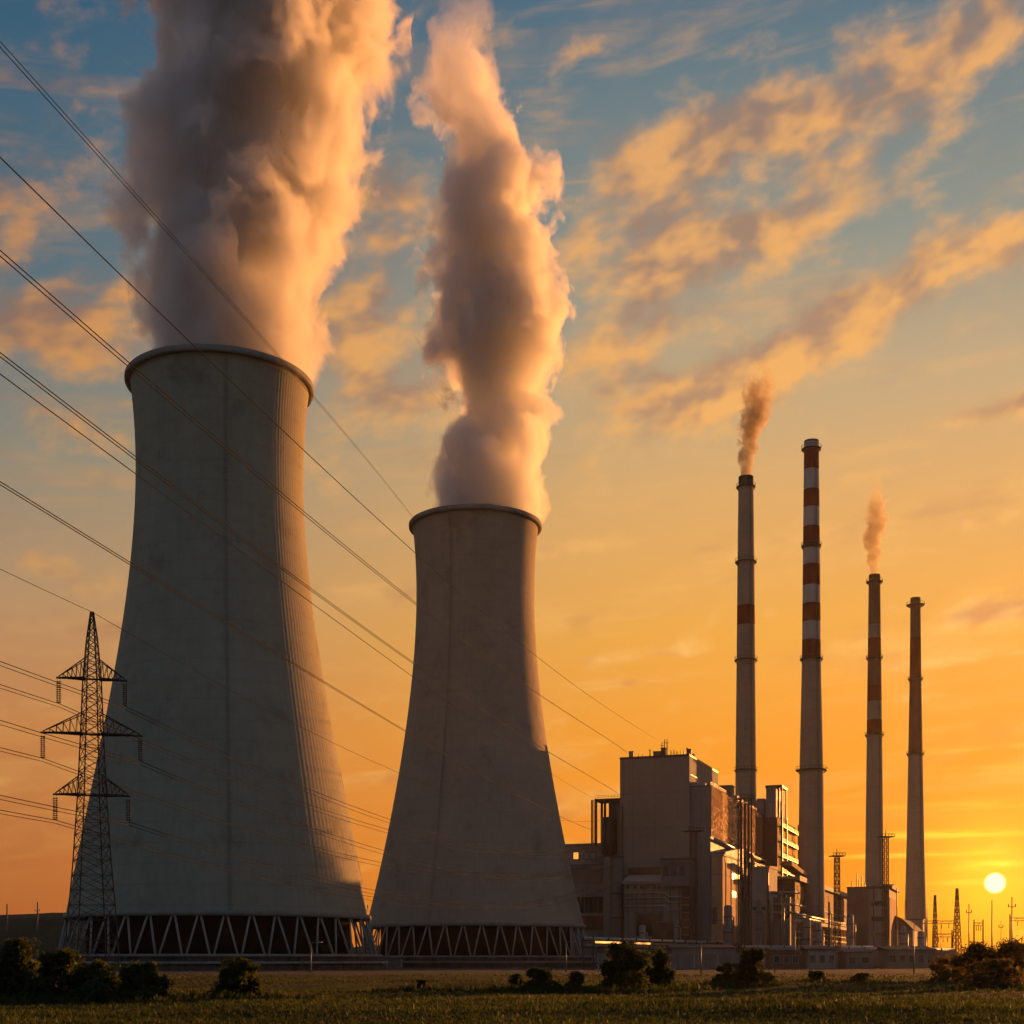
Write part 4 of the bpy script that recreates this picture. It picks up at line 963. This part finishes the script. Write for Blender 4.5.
# ------------------------------------------------------------------ steam and smoke
def interp(x, xs, ys): return float(np.interp(x, xs, ys))
def plume(name, label, base, H, keys, dens, scale, colr, mat_step, amp, core=.96, bigf=.6, aniso=.5, cat='steam plume', soft=.17, hull=1.24, warp=.35, fade_from=None, group=None):
    """keys: (height fraction, centre x offset, radius)"""
    m, g = mat_base(name+'_volume'); co = E(g, g.node('ShaderNodeTexCoord').outputs['Object']); x, y, z = g.sep(co)
    hs = z/H
    def curve(vals):
        mx = max(abs(v) for v in vals)*1.05+.01
        n = g.node('ShaderNodeFloatCurve'); cm = n.mapping; c = cm.curves[0]
        pts = [(k[0], v/mx*.5+.5) for k, v in zip(keys, vals)]
        c.points[0].location = pts[0]; c.points[-1].location = pts[-1]
        for p_ in pts[1:-1]: c.points.new(*p_)
        for p_ in c.points: p_.handle_type = 'AUTO'
        cm.update(); g.put(n.inputs['Value'], hs); return (E(g, n.outputs[0])-.5)*(2*mx)
    cx = curve([k[1] for k in keys]); rad = curve([k[2] for k in keys])
    ux = x-cx; dist = g.m('SQRT', ux*ux+y*y); tt = dist/rad
    big = g.noise(g.xyz(x, y, z*.8), scale*.42, 1.5, .5)
    fine = g.noise(g.xyz(x, y, z*.75), scale, 6, .60, warp)
    am = g.smooth(hs, 0., .16, .3, 1.)
    if fade_from is not None: am = am*g.smooth(hs, fade_from-.1, 1., 1., 1.15)
    d = (core-tt)+((big-.5)*amp*bigf+(fine-.5)*amp*1.15)*am+g.smooth(hs, 0., .10, .05, 0.)
    if fade_from is not None: d = d-g.smooth(hs, fade_from, 1.)*.3
    d = g.smooth(d, 0., soft)*dens
    if fade_from is not None: d = d*g.smooth(hs, fade_from, 1., 1., .06)
    v = g.node('ShaderNodeVolumePrincipled'); g.put(v.inputs['Density'], d); v.inputs['Color'].default_value = (*colr, 1); v.inputs['Anisotropy'].default_value = aniso
    o = g.node('ShaderNodeOutputMaterial'); g.l.new(v.outputs[0], o.inputs['Volume'])
    m.cycles.volume_step_rate = mat_step
    hsx = [k[0] for k in keys]; b = MB(); ns, nz = 48, 40; rows = []; rs_ = random.Random(5)
    vs = []; ph = [rs_.uniform(0, 6.28) for _ in range(6)]
    for j in range(nz+1):
        f = j/nz; r0 = interp(f, hsx, [k[2] for k in keys]); c0_ = interp(f, hsx, [k[1] for k in keys])
        for k in range(ns):
            a = 2*math.pi*k/ns
            bump = 1+.045*math.sin(3*a+f*19+ph[0])+.04*math.sin(5*a-f*27+ph[1])+.03*math.sin(2*a+f*41+ph[2])
            if j == 0: bump = min(bump, 1.0); 
            hh = hull if f > .04 else 1.+(hull-1)*f/.04
            if j == 0: hh = .98
            vs.append((c0_+r0*hh*bump*math.cos(a), r0*hh*bump*math.sin(a), f*H))
    fs = [(j*ns+k, j*ns+(k+1) % ns, (j+1)*ns+(k+1) % ns, (j+1)*ns+k) for j in range(nz) for k in range(ns)]
    fs += [tuple(range(ns))[::-1], tuple(nz*ns+k for k in range(ns))]
    b.add(vs, fs, True); ob = b.build(name, m); ob.location = base
    return tag(ob, label, cat, group, 'stuff' if False else None)
s1 = 335/F; zb1 = o1[-1][1]-1.0; H1 = 262-zb1; c1px = 220.5
def k1(y, l, r): return ((PZ(y, 335)-zb1)/H1, ((l+r)/2-c1px)*s1, (r-l)/2*s1)
ks = [k1(y, l, r) for y, l, r in ((378, 136, 314), (340, 137, 318), (280, 133, 330), (220, 138, 352), (160, 144, 370), (100, 147, 380), (40, 146, 390), (0, 144, 396), (-60, 138, 406))]
ks = [(0., ks[0][1], ks[0][2]-.3)]+ks[1:-1]+[(1., ks[-1][1], ks[-1][2])]
plume('steam_plume', 'massive billowing steam column rising from the largest cooling tower', (PX(c1px, 335), 335, zb1), H1, ks, .23, .085, (.98, .98, .99), .15, 1.55, bigf=.35)
s2 = 440/F; zb2 = o2[-1][1]-1.0; H2 = PZ(-10, 440)-zb2
def k2(y, l, r): return ((PZ(y, 440)-zb2)/H2, ((l+r)/2-475.5)*s2, (r-l)/2*s2)
ks = [k2(y, l, r) for y, l, r in ((520, 425, 539), (480, 428, 543), (440, 440, 548), (400, 450, 552), (350, 438, 566), (310, 430, 560), (260, 432, 546), (210, 440, 548), (160, 446, 546), (120, 428, 526), (80, 414, 506), (40, 426, 500), (-10, 438, 506))]
ks = [(0., ks[0][1], ks[0][2])]+ks[1:-1]+[(1., ks[-1][1], ks[-1][2])]
plume('steam_plume', 'narrower steam column rising from the smaller cooling tower and thinning out at its top', (PX(475.5, 440), 440, zb2), H2, ks, .23, .10, (.975, .98, .99), .11, 1.95, core=1., soft=.19, hull=1.42, fade_from=.62)
s3 = 560/F; zb3 = PZ(478, 560); H3 = PZ(356, 560)-zb3
ks = [(0, 0, 2.6), (.2, 1.*s3, 9*s3), (.45, 7*s3, 13*s3), (.7, 13*s3, 17*s3), (.9, 17*s3, 16*s3), (1, 19*s3, 12*s3)]
plume('chimney_smoke', 'brown smoke curling from the smokestack with a single red band', (PX(746, 560), 560, zb3), H3, ks, .42, .30, (.52, .45, .36), .1, 2.4, cat='smoke plume', fade_from=.3)
s4 = 655/F; zb4 = PZ(576, 655); H4 = PZ(472, 655)-zb4
ks = [(0, 0, 1.9), (.2, -1*s4, 7*s4), (.45, 0, 10*s4), (.7, 3*s4, 12*s4), (.9, 3*s4, 10*s4), (1, 2*s4, 7*s4)]
plume('chimney_smoke', 'thin wisp of brown smoke above the thin faded red smokestack', (PX(874, 655), 655, zb4), H4, ks, .36, .32, (.52, .45, .36), .1, 2.4, cat='smoke plume', fade_from=.25)

# ------------------------------------------------------------------ haze
m, g = mat_base('haze_air')
v = g.node('ShaderNodeVolumePrincipled'); v.inputs['Color'].default_value = (.93, .84, .72, 1); v.inputs['Density'].default_value = .000036; v.inputs['Anisotropy'].default_value = .85
o = g.node('ShaderNodeOutputMaterial'); g.l.new(v.outputs[0], o.inputs['Volume'])
b = MB(); b.box(-900, 900, -270, 1230, -1.2, 275)
tag(b.build('haze', m), 'thin golden evening haze filling the air', kind='stuff')
